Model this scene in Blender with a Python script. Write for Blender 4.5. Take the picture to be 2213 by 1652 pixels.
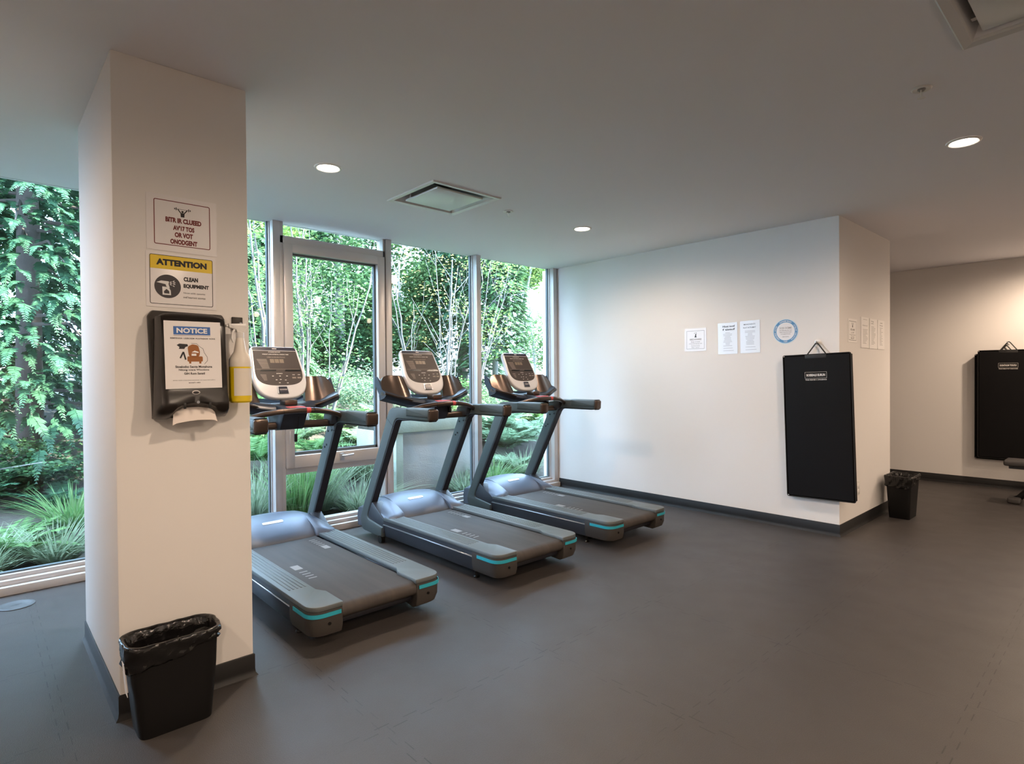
import bpy, bmesh, math, random
import numpy as np
from mathutils import Vector, Matrix
random.seed(7); RNG = np.random.default_rng(7)
PI = math.pi
SC = bpy.context.scene
for o in list(bpy.data.objects): bpy.data.objects.remove(o)
COL = SC.collection

# ------------------------------------------------------------------ camera
cam = bpy.data.cameras.new('camera'); camo = bpy.data.objects.new('camera', cam); COL.objects.link(camo)
cam.sensor_width = 36.0; cam.sensor_fit = 'HORIZONTAL'; cam.lens = 1258.676 / 2213 * 36.0
cam.clip_start = .05; cam.clip_end = 200
_f = Vector((0.67700756, 0.73587879, -0.01196545)); _r = Vector((0.73584508, -0.67710432, -0.00785821)); _u = Vector((0.01388454, 0.00348465, 0.99989753))
m = Matrix((( _r.x, _u.x, -_f.x, -0.41046), (_r.y, _u.y, -_f.y, -2.80272), (_r.z, _u.z, -_f.z, 1.38401), (0, 0, 0, 1)))
camo.matrix_world = m
SC.camera = camo

# ------------------------------------------------------------------ sky, sun, exposure
W = bpy.data.worlds.new('sky'); SC.world = W; W.use_nodes = True
bg = W.node_tree.nodes['Background']; bg.inputs[0].default_value = (0.50, 0.71, 1.0, 1); bg.inputs[1].default_value = 19.0
sun = bpy.data.lights.new('sun', 'SUN'); suno = bpy.data.objects.new('sun', sun); COL.objects.link(suno)
sun.energy = 44.0; sun.color = (1.0, .94, .84); sun.angle = math.radians(2)
suno.rotation_euler = Vector((-.55, .55, -.63)).to_track_quat('-Z', 'Y').to_euler()
LAMP_W = 84.0; LAMP_COL = (1.0, .77, .575)
vs = SC.view_settings
SC.display_settings.display_device = 'sRGB'
vs.view_transform = 'Standard'; vs.look = 'None'; vs.exposure = 0.2; vs.gamma = 1.0; vs.use_curve_mapping = False
SC.cycles.max_bounces = 8; SC.cycles.diffuse_bounces = 5; SC.cycles.transparent_max_bounces = 16
SC.cycles.sample_clamp_indirect = 6.0; SC.cycles.caustics_reflective = False; SC.cycles.caustics_refractive = False
SC.cycles.use_denoising = True

# ------------------------------------------------------------------ materials
def srgb(r, g, b):
    f = lambda c: c/12.92 if c <= .04045 else ((c+.055)/1.055)**2.4
    return (f(r/255), f(g/255), f(b/255))
MATS = {}
def M(name, col, rough=.5, metal=0., spec=.5, noise=0., nscale=20., bump=0., bscale=200., coat=0., trans=0., emit=None):
    if name in MATS: return MATS[name]
    mt = bpy.data.materials.new(name); mt.use_nodes = True; nt = mt.node_tree; b = nt.nodes['Principled BSDF']
    b.inputs['Base Color'].default_value = (*col, 1); b.inputs['Roughness'].default_value = rough; b.inputs['Metallic'].default_value = metal
    b.inputs['Specular IOR Level'].default_value = spec
    if coat: b.inputs['Coat Weight'].default_value = coat; b.inputs['Coat Roughness'].default_value = .12
    if noise or bump:
        tc = nt.nodes.new('ShaderNodeTexCoord')
    if noise:
        n = nt.nodes.new('ShaderNodeTexNoise'); n.inputs['Scale'].default_value = nscale; n.inputs['Detail'].default_value = 5
        nt.links.new(tc.outputs['Object'], n.inputs['Vector'])
        mx = nt.nodes.new('ShaderNodeMix'); mx.data_type = 'RGBA'
        mx.inputs[6].default_value = (*[c*(1-noise) for c in col], 1); mx.inputs[7].default_value = (*[min(1, c*(1+noise)) for c in col], 1)
        nt.links.new(n.outputs['Fac'], mx.inputs[0]); nt.links.new(mx.outputs[2], b.inputs['Base Color'])
    if bump:
        n2 = nt.nodes.new('ShaderNodeTexNoise'); n2.inputs['Scale'].default_value = bscale; n2.inputs['Detail'].default_value = 3
        nt.links.new(tc.outputs['Object'], n2.inputs['Vector'])
        bp = nt.nodes.new('ShaderNodeBump'); bp.inputs['Strength'].default_value = bump; bp.inputs['Distance'].default_value = .01
        nt.links.new(n2.outputs['Fac'], bp.inputs['Height']); nt.links.new(bp.outputs['Normal'], b.inputs['Normal'])
    if emit:
        b.inputs['Emission Color'].default_value = (*emit[0], 1); b.inputs['Emission Strength'].default_value = emit[1]
    MATS[name] = mt; return mt

def leaf_mat(name, c1, c2, transl=.35):
    mt = bpy.data.materials.new(name); mt.use_nodes = True; nt = mt.node_tree; b = nt.nodes['Principled BSDF']; out = nt.nodes['Material Output']
    g = nt.nodes.new('ShaderNodeNewGeometry'); mx = nt.nodes.new('ShaderNodeMix'); mx.data_type = 'RGBA'
    mx.inputs[6].default_value = (*c1, 1); mx.inputs[7].default_value = (*c2, 1)
    nt.links.new(g.outputs['Random Per Island'], mx.inputs[0]); nt.links.new(mx.outputs[2], b.inputs['Base Color'])
    b.inputs['Roughness'].default_value = .55; b.inputs['Specular IOR Level'].default_value = .35
    t = nt.nodes.new('ShaderNodeBsdfTranslucent'); nt.links.new(mx.outputs[2], t.inputs[0])
    ms = nt.nodes.new('ShaderNodeMixShader'); ms.inputs[0].default_value = transl
    nt.links.new(b.outputs[0], ms.inputs[1]); nt.links.new(t.outputs[0], ms.inputs[2]); nt.links.new(ms.outputs[0], out.inputs[0])
    return mt

def glass_mat():
    mt = bpy.data.materials.new('window_glass'); mt.use_nodes = True; nt = mt.node_tree; out = nt.nodes['Material Output']
    nt.nodes.remove(nt.nodes['Principled BSDF'])
    tr = nt.nodes.new('ShaderNodeBsdfTransparent'); tr.inputs[0].default_value = (.95, .975, .97, 1)
    gl = nt.nodes.new('ShaderNodeBsdfGlossy'); gl.inputs['Roughness'].default_value = .0
    fr = nt.nodes.new('ShaderNodeFresnel'); ge = nt.nodes.new('ShaderNodeNewGeometry'); io = nt.nodes.new('ShaderNodeMix'); io.data_type = 'FLOAT'
    io.inputs[2].default_value = 1.36; io.inputs[3].default_value = 1/1.36      # same index entering and leaving the sheet
    nt.links.new(ge.outputs['Backfacing'], io.inputs[0]); nt.links.new(io.outputs[0], fr.inputs[0])
    ms = nt.nodes.new('ShaderNodeMixShader')
    nt.links.new(fr.outputs[0], ms.inputs[0]); nt.links.new(tr.outputs[0], ms.inputs[1]); nt.links.new(gl.outputs[0], ms.inputs[2])
    nt.links.new(ms.outputs[0], out.inputs[0]); return mt

def floor_mat():
    mt = bpy.data.materials.new('rubber_tile_floor'); mt.use_nodes = True; nt = mt.node_tree; N = nt.nodes; L = nt.links; b = N['Principled BSDF']
    tc = N.new('ShaderNodeTexCoord'); sp = N.new('ShaderNodeSeparateXYZ'); L.new(tc.outputs['Object'], sp.inputs[0])
    def mth(op, a, b_=None, c=None):
        n = N.new('ShaderNodeMath'); n.operation = op
        for i, v in enumerate((a, b_, c)):
            if v is None: continue
            if isinstance(v, (int, float)): n.inputs[i].default_value = v
            else: L.new(v, n.inputs[i])
        return n.outputs[0]
    def seam(u, v, off, size, seed):
        # interlocking tile edge: the seam hops sideways every tooth along its run
        tooth = mth('SIGN', mth('SINE', mth('MULTIPLY', v, 2*PI/.13)))
        uu = mth('ADD', mth('SUBTRACT', u, off), mth('MULTIPLY', tooth, .016))
        fr = mth('ABSOLUTE', mth('SUBTRACT', mth('MODULO', mth('ADD', uu, size*40.5), size), size/2))
        line = mth('LESS_THAN', fr, .0022)
        tn = N.new('ShaderNodeTexNoise'); tn.inputs['Scale'].default_value = 2.3
        cb = N.new('ShaderNodeCombineXYZ'); L.new(u, cb.inputs[0]); L.new(v, cb.inputs[1]); cb.inputs[2].default_value = seed
        L.new(cb.outputs[0], tn.inputs['Vector'])
        vis = mth('MULTIPLY', mth('SUBTRACT', tn.outputs['Fac'], .30), 3.6); vis = mth('MINIMUM', mth('MAXIMUM', vis, 0.), 1.)
        return mth('MULTIPLY', line, vis)
    s1 = seam(sp.outputs[0], sp.outputs[1], .748, .925, 3.); s2 = seam(sp.outputs[1], sp.outputs[0], -.785, .77, 9.)
    sm = mth('MAXIMUM', s1, s2)
    n1 = N.new('ShaderNodeTexNoise'); n1.inputs['Scale'].default_value = 1.3; n1.inputs['Detail'].default_value = 6; L.new(tc.outputs['Object'], n1.inputs['Vector'])
    mx = N.new('ShaderNodeMix'); mx.data_type = 'RGBA'; L.new(n1.outputs['Fac'], mx.inputs[0])
    mx.inputs[6].default_value = (.043, .0375, .0355, 1); mx.inputs[7].default_value = (.058, .051, .048, 1)
    n3 = N.new('ShaderNodeTexNoise'); n3.inputs['Scale'].default_value = 260; n3.inputs['Detail'].default_value = 2; L.new(tc.outputs['Object'], n3.inputs['Vector'])
    mg = N.new('ShaderNodeMix'); mg.data_type = 'RGBA'; mg.blend_type = 'OVERLAY'; mg.inputs[0].default_value = .35
    L.new(mx.outputs[2], mg.inputs[6]); L.new(n3.outputs['Fac'], mg.inputs[7])
    m2 = N.new('ShaderNodeMix'); m2.data_type = 'RGBA'; L.new(mth('MULTIPLY', sm, .8), m2.inputs[0]); L.new(mg.outputs[2], m2.inputs[6]); m2.inputs[7].default_value = (.012, .011, .01, 1)
    L.new(m2.outputs[2], b.inputs['Base Color'])
    n4 = N.new('ShaderNodeTexNoise'); n4.inputs['Scale'].default_value = 5; n4.inputs['Detail'].default_value = 5; L.new(tc.outputs['Object'], n4.inputs['Vector'])
    L.new(mth('ADD', mth('MULTIPLY', n4.outputs['Fac'], .14), .40), b.inputs['Roughness'])
    b.inputs['Specular IOR Level'].default_value = .45
    bp = N.new('ShaderNodeBump'); bp.inputs['Strength'].default_value = .25; bp.inputs['Distance'].default_value = .004
    L.new(n3.outputs['Fac'], bp.inputs['Height']); L.new(bp.outputs['Normal'], b.inputs['Normal'])
    return mt

WALL = M('wall_paint', (.80, .77, .745), .75, spec=.25, bump=.04, bscale=400)
CEIL = M('ceiling_paint', (.87, .86, .90), .8, spec=.2, bump=.03, bscale=300)
FLOOR = floor_mat()
BASEB = M('baseboard_rubber', (.013, .0125, .013), .45, spec=.3)
FRAME = M('window_frame_metal', (.60, .565, .55), .38, metal=.25)
GASKET = M('window_gasket', (.10, .12, .13), .5)
GLASS = glass_mat()
TMG = M('treadmill_grey', (.070, .084, .083), .48, metal=.15)
TMPLATE = M('treadmill_foot_rail', (.115, .128, .130), .5, metal=.15)
TMDARK = M('treadmill_dark_body', (.028, .032, .042), .4)
TMBLACK = M('treadmill_black_channel', (.012, .012, .018), .55)
TMHOOD = M('treadmill_hood', (.105, .125, .165), .42, metal=.25)
TMCAP = M('treadmill_end_cap', (.048, .042, .038), .45)
BRONZE = M('bronze_plastic', (.10, .072, .058), .28, metal=.75)
BEZEL = M('console_bezel', (.60, .585, .60), .34, metal=.1)
NAVY = M('console_shell_navy', (.022, .028, .045), .33)
SCREEN = M('console_face', (.050, .040, .037), .5, spec=.25)
SCREENTOP = M('console_top_strip', (.03, .03, .045), .25)
PRINT = M('console_print', (.62, .58, .55), .5)
PRINTDIM = M('console_print_dim', (.20, .165, .14), .5)
LCD = M('console_display', (.16, .12, .085), .4)
RED = M('safety_red', (.55, .07, .06), .4)
CYAN = M('cyan_accent', (.03, .36, .46), .35)
SILVER = M('silver_trim', (.55, .57, .6), .3, metal=.8)
BOLT = M('black_bolt', (.01, .01, .01), .3, metal=.5)
def belt_mat():
    mt = M('running_belt', (.062, .055, .051), .6, spec=.22)
    nt = mt.node_tree; b = nt.nodes['Principled BSDF']; tc = nt.nodes.new('ShaderNodeTexCoord'); mp = nt.nodes.new('ShaderNodeMapping')
    mp.inputs['Scale'].default_value = (14, .8, 1); n = nt.nodes.new('ShaderNodeTexNoise'); n.inputs['Scale'].default_value = 1.5; n.inputs['Detail'].default_value = 6
    nt.links.new(tc.outputs['Object'], mp.inputs[0]); nt.links.new(mp.outputs[0], n.inputs['Vector'])
    mx = nt.nodes.new('ShaderNodeMix'); mx.data_type = 'RGBA'; mx.inputs[6].default_value = (.040, .036, .035, 1); mx.inputs[7].default_value = (.078, .066, .058, 1)
    nt.links.new(n.outputs['Fac'], mx.inputs[0]); nt.links.new(mx.outputs[2], b.inputs['Base Color'])
    return mt
BELT = belt_mat()
BELTMARK = M('belt_print', (.22, .20, .19), .5)
PAPER = M('sign_paper', (.80, .77, .77), .35, coat=.3)
PAPER2 = M('plain_paper', (.88, .85, .83), .6)
FILM = M('laminate_film', (.70, .68, .67), .18, spec=.4, coat=.25)
INK = M('black_ink', (.015, .013, .015), .6)
INKSOFT = M('grey_ink', (.30, .27, .26), .6)
INKRED = M('dark_red_ink', (.16, .012, .012), .6)
YEL = M('sign_yellow', (.78, .55, .01), .4)
BLUE = M('sign_blue', (.02, .12, .42), .4)
RINGBLUE = M('ring_blue', (.06, .22, .45), .4)
RINGPALE = M('ring_pale_blue', (.55, .70, .80), .4)
WHITEINK = M('white_ink', (.8, .8, .8), .5)
BROWNINK = M('brown_ink', (.30, .10, .015), .5)
BLACKP = M('black_plastic', (.006, .0055, .0055), .42, spec=.22)
LINER = M('black_bin_liner', (.005, .0045, .0045), .18, spec=.45, bump=.6, bscale=24)
DISP = M('dispenser_smoke_plastic', (.011, .008, .0065), .28, spec=.32, coat=.06)
DISPD = M('dispenser_black', (.008, .007, .007), .4)
DISPBACK = M('dispenser_back', (.030, .024, .020), .45, spec=.3)
TOWEL = M('paper_towel', (.78, .70, .65), .8)
MATV = M('mat_vinyl', (.0055, .005, .0055), .6, spec=.14, bump=.12, bscale=500)
STRAP = M('mat_strap', (.012, .011, .011), .6)
WHITEP = M('white_plastic', (.78, .76, .74), .35)
VENTW = M('cassette_white', (.66, .66, .66), .3)
VENTG = M('cassette_gloss_panel', (.66, .68, .68), .3, spec=.6)
VENTM = M('cassette_metal', (.70, .70, .72), .35, metal=.4)
VENTD = M('cassette_dark', (.10, .10, .10), .6)
LAMP = M('lamp_lens', (.9, .8, .7), .4, emit=((1.0, .86, .70), 26.))
CONC = M('concrete', (.46, .47, .49), .85, noise=.15, nscale=3., bump=.3, bscale=60)
CONCG = M('greenish_concrete', (.42, .47, .40), .85, noise=.3, nscale=4., bump=.3, bscale=60)  # greener and more mottled than the plain concrete
SOIL = M('mulch_soil', (.062, .054, .043), .95, noise=.6, nscale=9., bump=.9, bscale=30)
PEB = M('pebbles', (.50, .50, .50), .7, noise=.4, nscale=12.)
BARKP = M('pale_bark', (.09, .09, .085), .8, noise=.25, nscale=8., bump=.4, bscale=40)
BARKD = M('dark_bark', (.085, .07, .062), .9, noise=.35, nscale=8., bump=.6, bscale=30)
BARKM = M('grey_bark', (.20, .20, .19), .9, noise=.3, nscale=8., bump=.5, bscale=30)
MILKY = M('milky_bottle', (.72, .66, .58), .35)
YELLIQ = M('yellow_liquid', (.72, .52, .01), .25)

# ------------------------------------------------------------------ mesh building
class MB:
    def __init__(s): s.v = []; s.f = []
    def add(s, vs, fs):
        o = len(s.v); s.v += [tuple(map(float, p)) for p in vs]; s.f += [tuple(i+o for i in f) for f in fs]; return s
    def addbm(s, bm):
        bm.verts.index_update(); s.add([v.co[:] for v in bm.verts], [[v.index for v in f.verts] for f in bm.faces]); bm.free(); return s
    def box(s, x0, x1, y0, y1, z0, z1, bev=0., seg=2, mat=None):
        bm = bmesh.new(); bmesh.ops.create_cube(bm, size=1)
        for v in bm.verts: v.co = Vector(((x0+x1)/2+v.co.x*(x1-x0), (y0+y1)/2+v.co.y*(y1-y0), (z0+z1)/2+v.co.z*(z1-z0)))
        if bev: bmesh.ops.bevel(bm, geom=bm.edges[:], offset=bev, segments=seg, affect='EDGES', profile=.5)
        if mat is not None: bm.transform(mat)
        return s.addbm(bm)
    def prism(s, outline, lo, hi, fn, bev=0., seg=2, ang=25):
        """outline of 2D points, extruded lo..hi; fn(a,b,t) -> xyz"""
        bm = bmesh.new()
        A = [bm.verts.new(fn(a, b, lo)) for a, b in outline]; B = [bm.verts.new(fn(a, b, hi)) for a, b in outline]
        n = len(outline); bm.faces.new(A[::-1]); bm.faces.new(B)
        for i in range(n): bm.faces.new((A[i], A[(i+1) % n], B[(i+1) % n], B[i]))
        bmesh.ops.recalc_face_normals(bm, faces=bm.faces[:])
        if bev:
            es = [e for e in bm.edges if len(e.link_faces) == 2 and e.calc_face_angle(0) > math.radians(ang)]
            bmesh.ops.bevel(bm, geom=es, offset=bev, segments=seg, affect='EDGES', profile=.5)
        bmesh.ops.triangulate(bm, faces=[f for f in bm.faces if len(f.verts) > 4])
        return s.addbm(bm)
    def loft(s, rings, cap=True, closed=True):
        n = len(rings[0]); vs = [p for r in rings for p in r]; fs = []
        for k in range(len(rings)-1):
            for i in range(n if closed else n-1):
                j = (i+1) % n; fs.append((k*n+i, k*n+j, (k+1)*n+j, (k+1)*n+i))
        if cap: fs.append(tuple(range(n))[::-1]); fs.append(tuple((len(rings)-1)*n+i for i in range(n)))
        return s.add(vs, fs)
    def tube(s, path, r, n=10, cap=True):
        P = [Vector(p) for p in path]; rad = r if isinstance(r, (list, tuple)) else [r]*len(P); rings = []; up = None
        for i, p in enumerate(P):
            d = (P[min(i+1, len(P)-1)]-P[max(i-1, 0)]).normalized()
            if up is None: up = Vector((0, 0, 1)) if abs(d.z) < .9 else Vector((1, 0, 0))
            a = d.cross(up).normalized(); b = a.cross(d).normalized(); up = b
            rings.append([p+(a*math.cos(2*PI*k/n)+b*math.sin(2*PI*k/n))*rad[i] for k in range(n)])
        return s.loft(rings, cap)
    def lathe(s, prof, c=(0, 0), n=28, cap=True):
        return s.loft([[(c[0]+r*math.cos(2*PI*k/n), c[1]+r*math.sin(2*PI*k/n), z) for k in range(n)] for r, z in prof], cap)
    def obj(s, name, mat, parent=None, ang=38, smooth=True):
        me = bpy.data.meshes.new(name); me.from_pydata(s.v, [], s.f); me.update()
        bm = bmesh.new(); bm.from_mesh(me); bmesh.ops.remove_doubles(bm, verts=bm.verts[:], dist=1e-6)
        bmesh.ops.recalc_face_normals(bm, faces=bm.faces[:]); bm.to_mesh(me); bm.free()
        return link(name, me, mat, parent, ang if smooth else None)
def link(name, me, mat, parent=None, ang=38):
    me.materials.append(mat)
    if ang is not None:
        me.polygons.foreach_set('use_smooth', [True]*len(me.polygons)); me.set_sharp_from_angle(angle=math.radians(ang))
    o = bpy.data.objects.new(name, me); COL.objects.link(o)
    if parent is not None: o.parent = parent
    return o
def tag(o, label, cat, group=None):
    o['label'] = label; o['category'] = cat
    if group: o['group'] = group
    return o
def struct(o): o['kind'] = 'structure'; return o
def thing(name, label, cat, loc=(0, 0, 0), rz=0., group=None):
    o = bpy.data.objects.new(name, None); COL.objects.link(o); o.location = loc; o.rotation_euler = (0, 0, rz); o.empty_display_size = .1
    return tag(o, label, cat, group)
def dup(root, loc, label=None, rz=None):
    r = root.copy(); COL.objects.link(r); r.location = loc
    if rz is not None: r.rotation_euler = (0, 0, rz)
    if label: r['label'] = label
    for ch in list(root.children):
        c = ch.copy(); COL.objects.link(c); c.parent = r
        for g in list(ch.children):
            d = g.copy(); COL.objects.link(d); d.parent = c
    return r
def round_poly(pts, rads, seg=6):
    """polygon with its corners rounded"""
    out = []; n = len(pts)
    if not isinstance(rads, (list, tuple)): rads = [rads]*n
    for i in range(n):
        p = Vector(pts[i]); a = Vector(pts[i-1])-p; b = Vector(pts[(i+1) % n])-p; r = rads[i]
        if r <= 0: out.append(tuple(p)); continue
        la, lb = a.length, b.length; a.normalize(); b.normalize(); th = a.angle(b)
        t = min(r/math.tan(th/2), la*.49, lb*.49)
        p0 = p+a*t; p1 = p+b*t
        for k in range(seg+1):
            u = k/seg; out.append(tuple(p0*(1-u)**2+p*2*u*(1-u)+p1*u*u))
    return out
def offset_line(pts, d, closed=False):
    """2D polyline moved to its right by d, mitred"""
    P = [Vector(p) for p in pts]; n = len(P); out = []
    for i in range(n):
        ds = []
        if closed or i > 0: ds.append((P[i]-P[i-1]).normalized())
        if closed or i < n-1: ds.append((P[(i+1) % n]-P[i]).normalized())
        ns = [Vector((q.y, -q.x)) for q in ds]
        if len(ns) == 1: out.append(P[i]+ns[0]*d)
        else:
            s = ns[0]+ns[1]; s = s/ (s.length_squared/2) if s.length > 1e-6 else ns[0]
            out.append(P[i]+s*d)
    return out
def baseboard(name, pts, closed=False, h=.10):
    prof = [(-.004, 0), (-.004, h), (.003, h), (.006, h-.004), (.006, .030), (.008, .014), (.015, .004), (.017, 0)]
    rings = []
    cols = [[(q.x, q.y, z) for q in offset_line(pts, d, closed)] for d, z in prof]
    n = len(pts)
    for i in range(n): rings.append([c[i] for c in cols])
    mb = MB()
    if closed: rings.append(rings[0])
    mb.loft(rings, cap=not closed)
    return struct(mb.obj(name, BASEB, ang=50))

FONTCACHE = {}
def text_geo(s, bold=0.):
    key = (s, bold)
    if key in FONTCACHE: return FONTCACHE[key]
    cu = bpy.data.curves.new('t', 'FONT'); cu.body = s; cu.size = 1.; cu.resolution_u = 3; cu.offset = bold
    ob = bpy.data.objects.new('t', cu); COL.objects.link(ob); dg = bpy.context.evaluated_depsgraph_get()
    ev = ob.evaluated_get(dg); me = ev.to_mesh(); v = [tuple(p.co[:2]) for p in me.vertices]; f = [tuple(p.vertices) for p in me.polygons]
    ev.to_mesh_clear(); bpy.data.objects.remove(ob); bpy.data.curves.remove(cu)
    xs = [p[0] for p in v]; ys = [p[1] for p in v]
    r = ([((p[0]-min(xs))/(max(xs)-min(xs)+1e-9), (p[1]-min(ys))/(max(ys)-min(ys)+1e-9)) for p in v], f)
    FONTCACHE[key] = r; return r
class Print(MB):
    segs = None
    """flat ink laid on a local XY sheet"""
    def text(s, t, cx, cy, w, h, z, bold=.02, rot=0.):
        v, f = text_geo(t, bold); c, sn = math.cos(rot), math.sin(rot)
        if len(t) > 1:      # every line of writing is a piece of its own
            s.segs = (s.segs or [])+[(len(s.v), len(s.v)+len(v), len(s.f), len(s.f)+len(f))]
        s.add([(cx+((a-.5)*w)*c-((b-.5)*h)*sn, cy+((a-.5)*w)*sn+((b-.5)*h)*c, z) for a, b in v], f); return s
    def rect(s, x0, y0, x1, y1, z): return s.add([(x0, y0, z), (x1, y0, z), (x1, y1, z), (x0, y1, z)], [(0, 1, 2, 3)])
    def poly(s, pts, z): return s.add([(a, b, z) for a, b in pts], [tuple(range(len(pts)))])
    def disc(s, cx, cy, r, z, n=40, ry=None): return s.poly([(cx+r*math.cos(2*PI*k/n), cy+(ry or r)*math.sin(2*PI*k/n)) for k in range(n)], z)
    def ring(s, outer, inner, z):
        n = len(outer); return s.add([(a, b, z) for a, b in outer]+[(a, b, z) for a, b in inner], [(i, (i+1) % n, n+(i+1) % n, n+i) for i in range(n)])
    def frame(s, x0, y0, x1, y1, t, z, r=.006):
        P = [(x0, y0), (x1, y0), (x1, y1), (x0, y1)]; Q = [(x0+t, y0+t), (x1-t, y0+t), (x1-t, y1-t), (x0+t, y1-t)]
        return s.ring(round_poly(P, r, 4), round_poly(Q, max(r-t, .0005), 4), z)
    def stroke(s, pts, w, z):
        for (a, b) in zip(pts[:-1], pts[1:]):
            d = Vector(b)-Vector(a); 
            if d.length < 1e-9: continue
            n = Vector((-d.y, d.x)).normalized()*w/2; A = Vector(a); B = Vector(b)
            s.poly([tuple(A-n), tuple(B-n), tuple(B+n), tuple(A+n)], z)
        return s
    def put(s, name, mat, parent):
        used_v = set(); used_f = set()
        for a, b, c, d in (s.segs or []):
            if len(s.segs) == 1 and b-a == len(s.v): break
            q = MB(); q.v = s.v[a:b]; q.f = [tuple(i-a for i in f) for f in s.f[c:d]]; q.obj(name, mat, parent, smooth=False); used_f |= set(range(c, d))
        rest = [f for k, f in enumerate(s.f) if k not in used_f]
        if not rest: return None
        ids = sorted({i for f in rest for i in f}); mp = {i: k for k, i in enumerate(ids)}
        q = MB(); q.v = [s.v[i] for i in ids]; q.f = [tuple(mp[i] for i in f) for f in rest]
        return q.obj(name if not used_f else 'printed_mark', mat, parent, smooth=False)

def on_wall(o, origin, right, tilt=0.):
    """stand a local XY sheet (x right, y up, z out) against a vertical wall"""
    r = Vector(right).normalized(); u = Vector((0, 0, 1))
    if tilt: r, u = r*math.cos(tilt)+u*math.sin(tilt), u*math.cos(tilt)-r*math.sin(tilt)
    n = r.cross(u)
    o.matrix_world = Matrix(((r.x, u.x, n.x, origin[0]), (r.y, u.y, n.y, origin[1]), (r.z, u.z, n.z, origin[2]), (0, 0, 0, 1)))

# ------------------------------------------------------------------ the room
H = 2.7; XR = 4.919; YP = -1.066; XP = 6.352; XF = 8.498; YW = 2.27
struct(MB().box(-3.3, 9.2, -7.2, 2.27, -.12, 0).obj('floor', FLOOR))
HOLES = [(1.905, 2.435, .475, .995), (2.005, 2.525, -2.865, -2.335)]
mb = MB()
ys = sorted({-7.2, 2.27, *[h[2] for h in HOLES], *[h[3] for h in HOLES]})
for y0, y1 in zip(ys[:-1], ys[1:]):
    cut = [h for h in HOLES if h[2] <= y0+1e-6 and h[3] >= y1-1e-6]; x = -3.3
    for h in cut: mb.box(x, h[0], y0, y1, H, H+.3); x = h[1]
    mb.box(x, 9.2, y0, y1, H, H+.3)
struct(mb.obj('ceiling', CEIL, smooth=False))
struct(MB().box(XR, XP, YP, 2.4, 0, H).obj('wall_right', WALL))
struct(MB().box(XF, XF+.2, -7.2, 1.7, 0, H).obj('wall_far', WALL))
struct(MB().box(XP, XF, 1.5, 1.7, 0, H).obj('wall_recess', WALL))
struct(MB().box(-3.3, XF, -7.2, -7.0, 0, H).obj('wall_back', WALL))
struct(MB().box(-3.3, -3.1, -7.0, 2.27, 0, H).obj('wall_left', WALL))
CW, CD = .520, .989
struct(MB().box(0, CW, 0, CD, 0, H, bev=.004).obj('wall_column', WALL))
baseboard('baseboard_column', [(0, CD), (0, 0), (CW, 0), (CW, CD)], True)
baseboard('baseboard_right', [(XR, 2.13), (XR, YP), (XP, YP), (XP, 1.5)])
baseboard('baseboard_far', [(XP, 1.5), (XF, 1.5), (XF, -7.0)])

# windows: full-height glazing with metal mullions
def window(n, x0, x1, mull=True, vent=False):
    w = bpy.data.objects.new('window_%d' % n, None); COL.objects.link(w); w.location = (0, 0, 0); struct(w)
    MB().box(x0, x1, 2.10, 2.27, 0, .055, .004).box(x0, x1, 2.145, 2.27, .055, .085, .003).box(x0, x1, 2.19, 2.27, .085, .112, .003).obj('sill', FRAME, w)
    if mull: MB().box(x1-.062, x1, 2.14, 2.27, .0, H, .003).box(x1-.072, x1+.010, 2.205, 2.262, .0, H, .002).obj('mullion', FRAME, w)
    xr = x1-.07 if mull else x1
    g = .018
    if not vent:
        MB().box(x0+.008, xr, 2.234, 2.246, .11, H).obj('pane', GLASS, w)
        MB().box(x0+.008, x0+g, 2.222, 2.258, .112, H).box(xr-g+.006, xr, 2.222, 2.258, .112, H).box(x0, xr, 2.222, 2.258, .112, .122).obj('glazing_bead', GASKET, w)
    else:
        MB().box(x0, x0+.03, 2.15, 2.262, .11, H, .003).box(xr-.02, xr, 2.15, 2.262, .11, H, .003).obj('jamb', FRAME, w)
        MB().box(x0, xr, 2.15, 2.262, 2.52, 2.585, .003).obj('transom', FRAME, w)
        MB().box(x0, xr, 2.16, 2.262, .545, .598, .003).obj('rail', FRAME, w)
        MB().box(x0+.03, xr-.02, 2.234, 2.246, 2.585, H).obj('pane', GLASS, w)
        MB().box(x0+.03, xr-.02, 2.234, 2.246, .112, .545).obj('pane', GLASS, w)
        a, b, c, d = x0+.025, xr-.015, .600, 2.520; t = .075
        s = MB().box(a, a+t, 2.125, 2.225, c, d, .004).box(b-t, b, 2.125, 2.225, c, d, .004).box(a+t-.003, b-t+.003, 2.125, 2.225, d-t, d, .004).box(a+t-.003, b-t+.003, 2.125, 2.225, c, c+.105, .004).obj('sash', FRAME, w)
        MB().box(a+t, b-t, 2.18, 2.192, c+.105, d-t).obj('pane', GLASS, s)
        q = .016
        MB().box(a+t-.001, a+t+q, 2.17, 2.205, c+.105, d-t).box(b-t-q, b-t+.001, 2.17, 2.205, c+.105, d-t).box(a+t, b-t, 2.17, 2.205, d-t-q, d-t+.001).box(a+t, b-t, 2.17, 2.205, c+.104, c+.105+q*1.6).obj('glazing_bead', GASKET, s)
        MB().box(2.00, 2.04, 2.112, 2.126, .625, .690, .003).tube([(2.02, 2.113, .668), (2.02, 2.09, .668), (2.03, 2.082, .668), (2.115, 2.082, .674)], .0085, 10).obj('handle', SILVER, s)
        MB().box(a+.028, a+.042, 2.112, 2.126, .80, .92, .004).obj('latch', FRAME, s)
    return w
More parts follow.
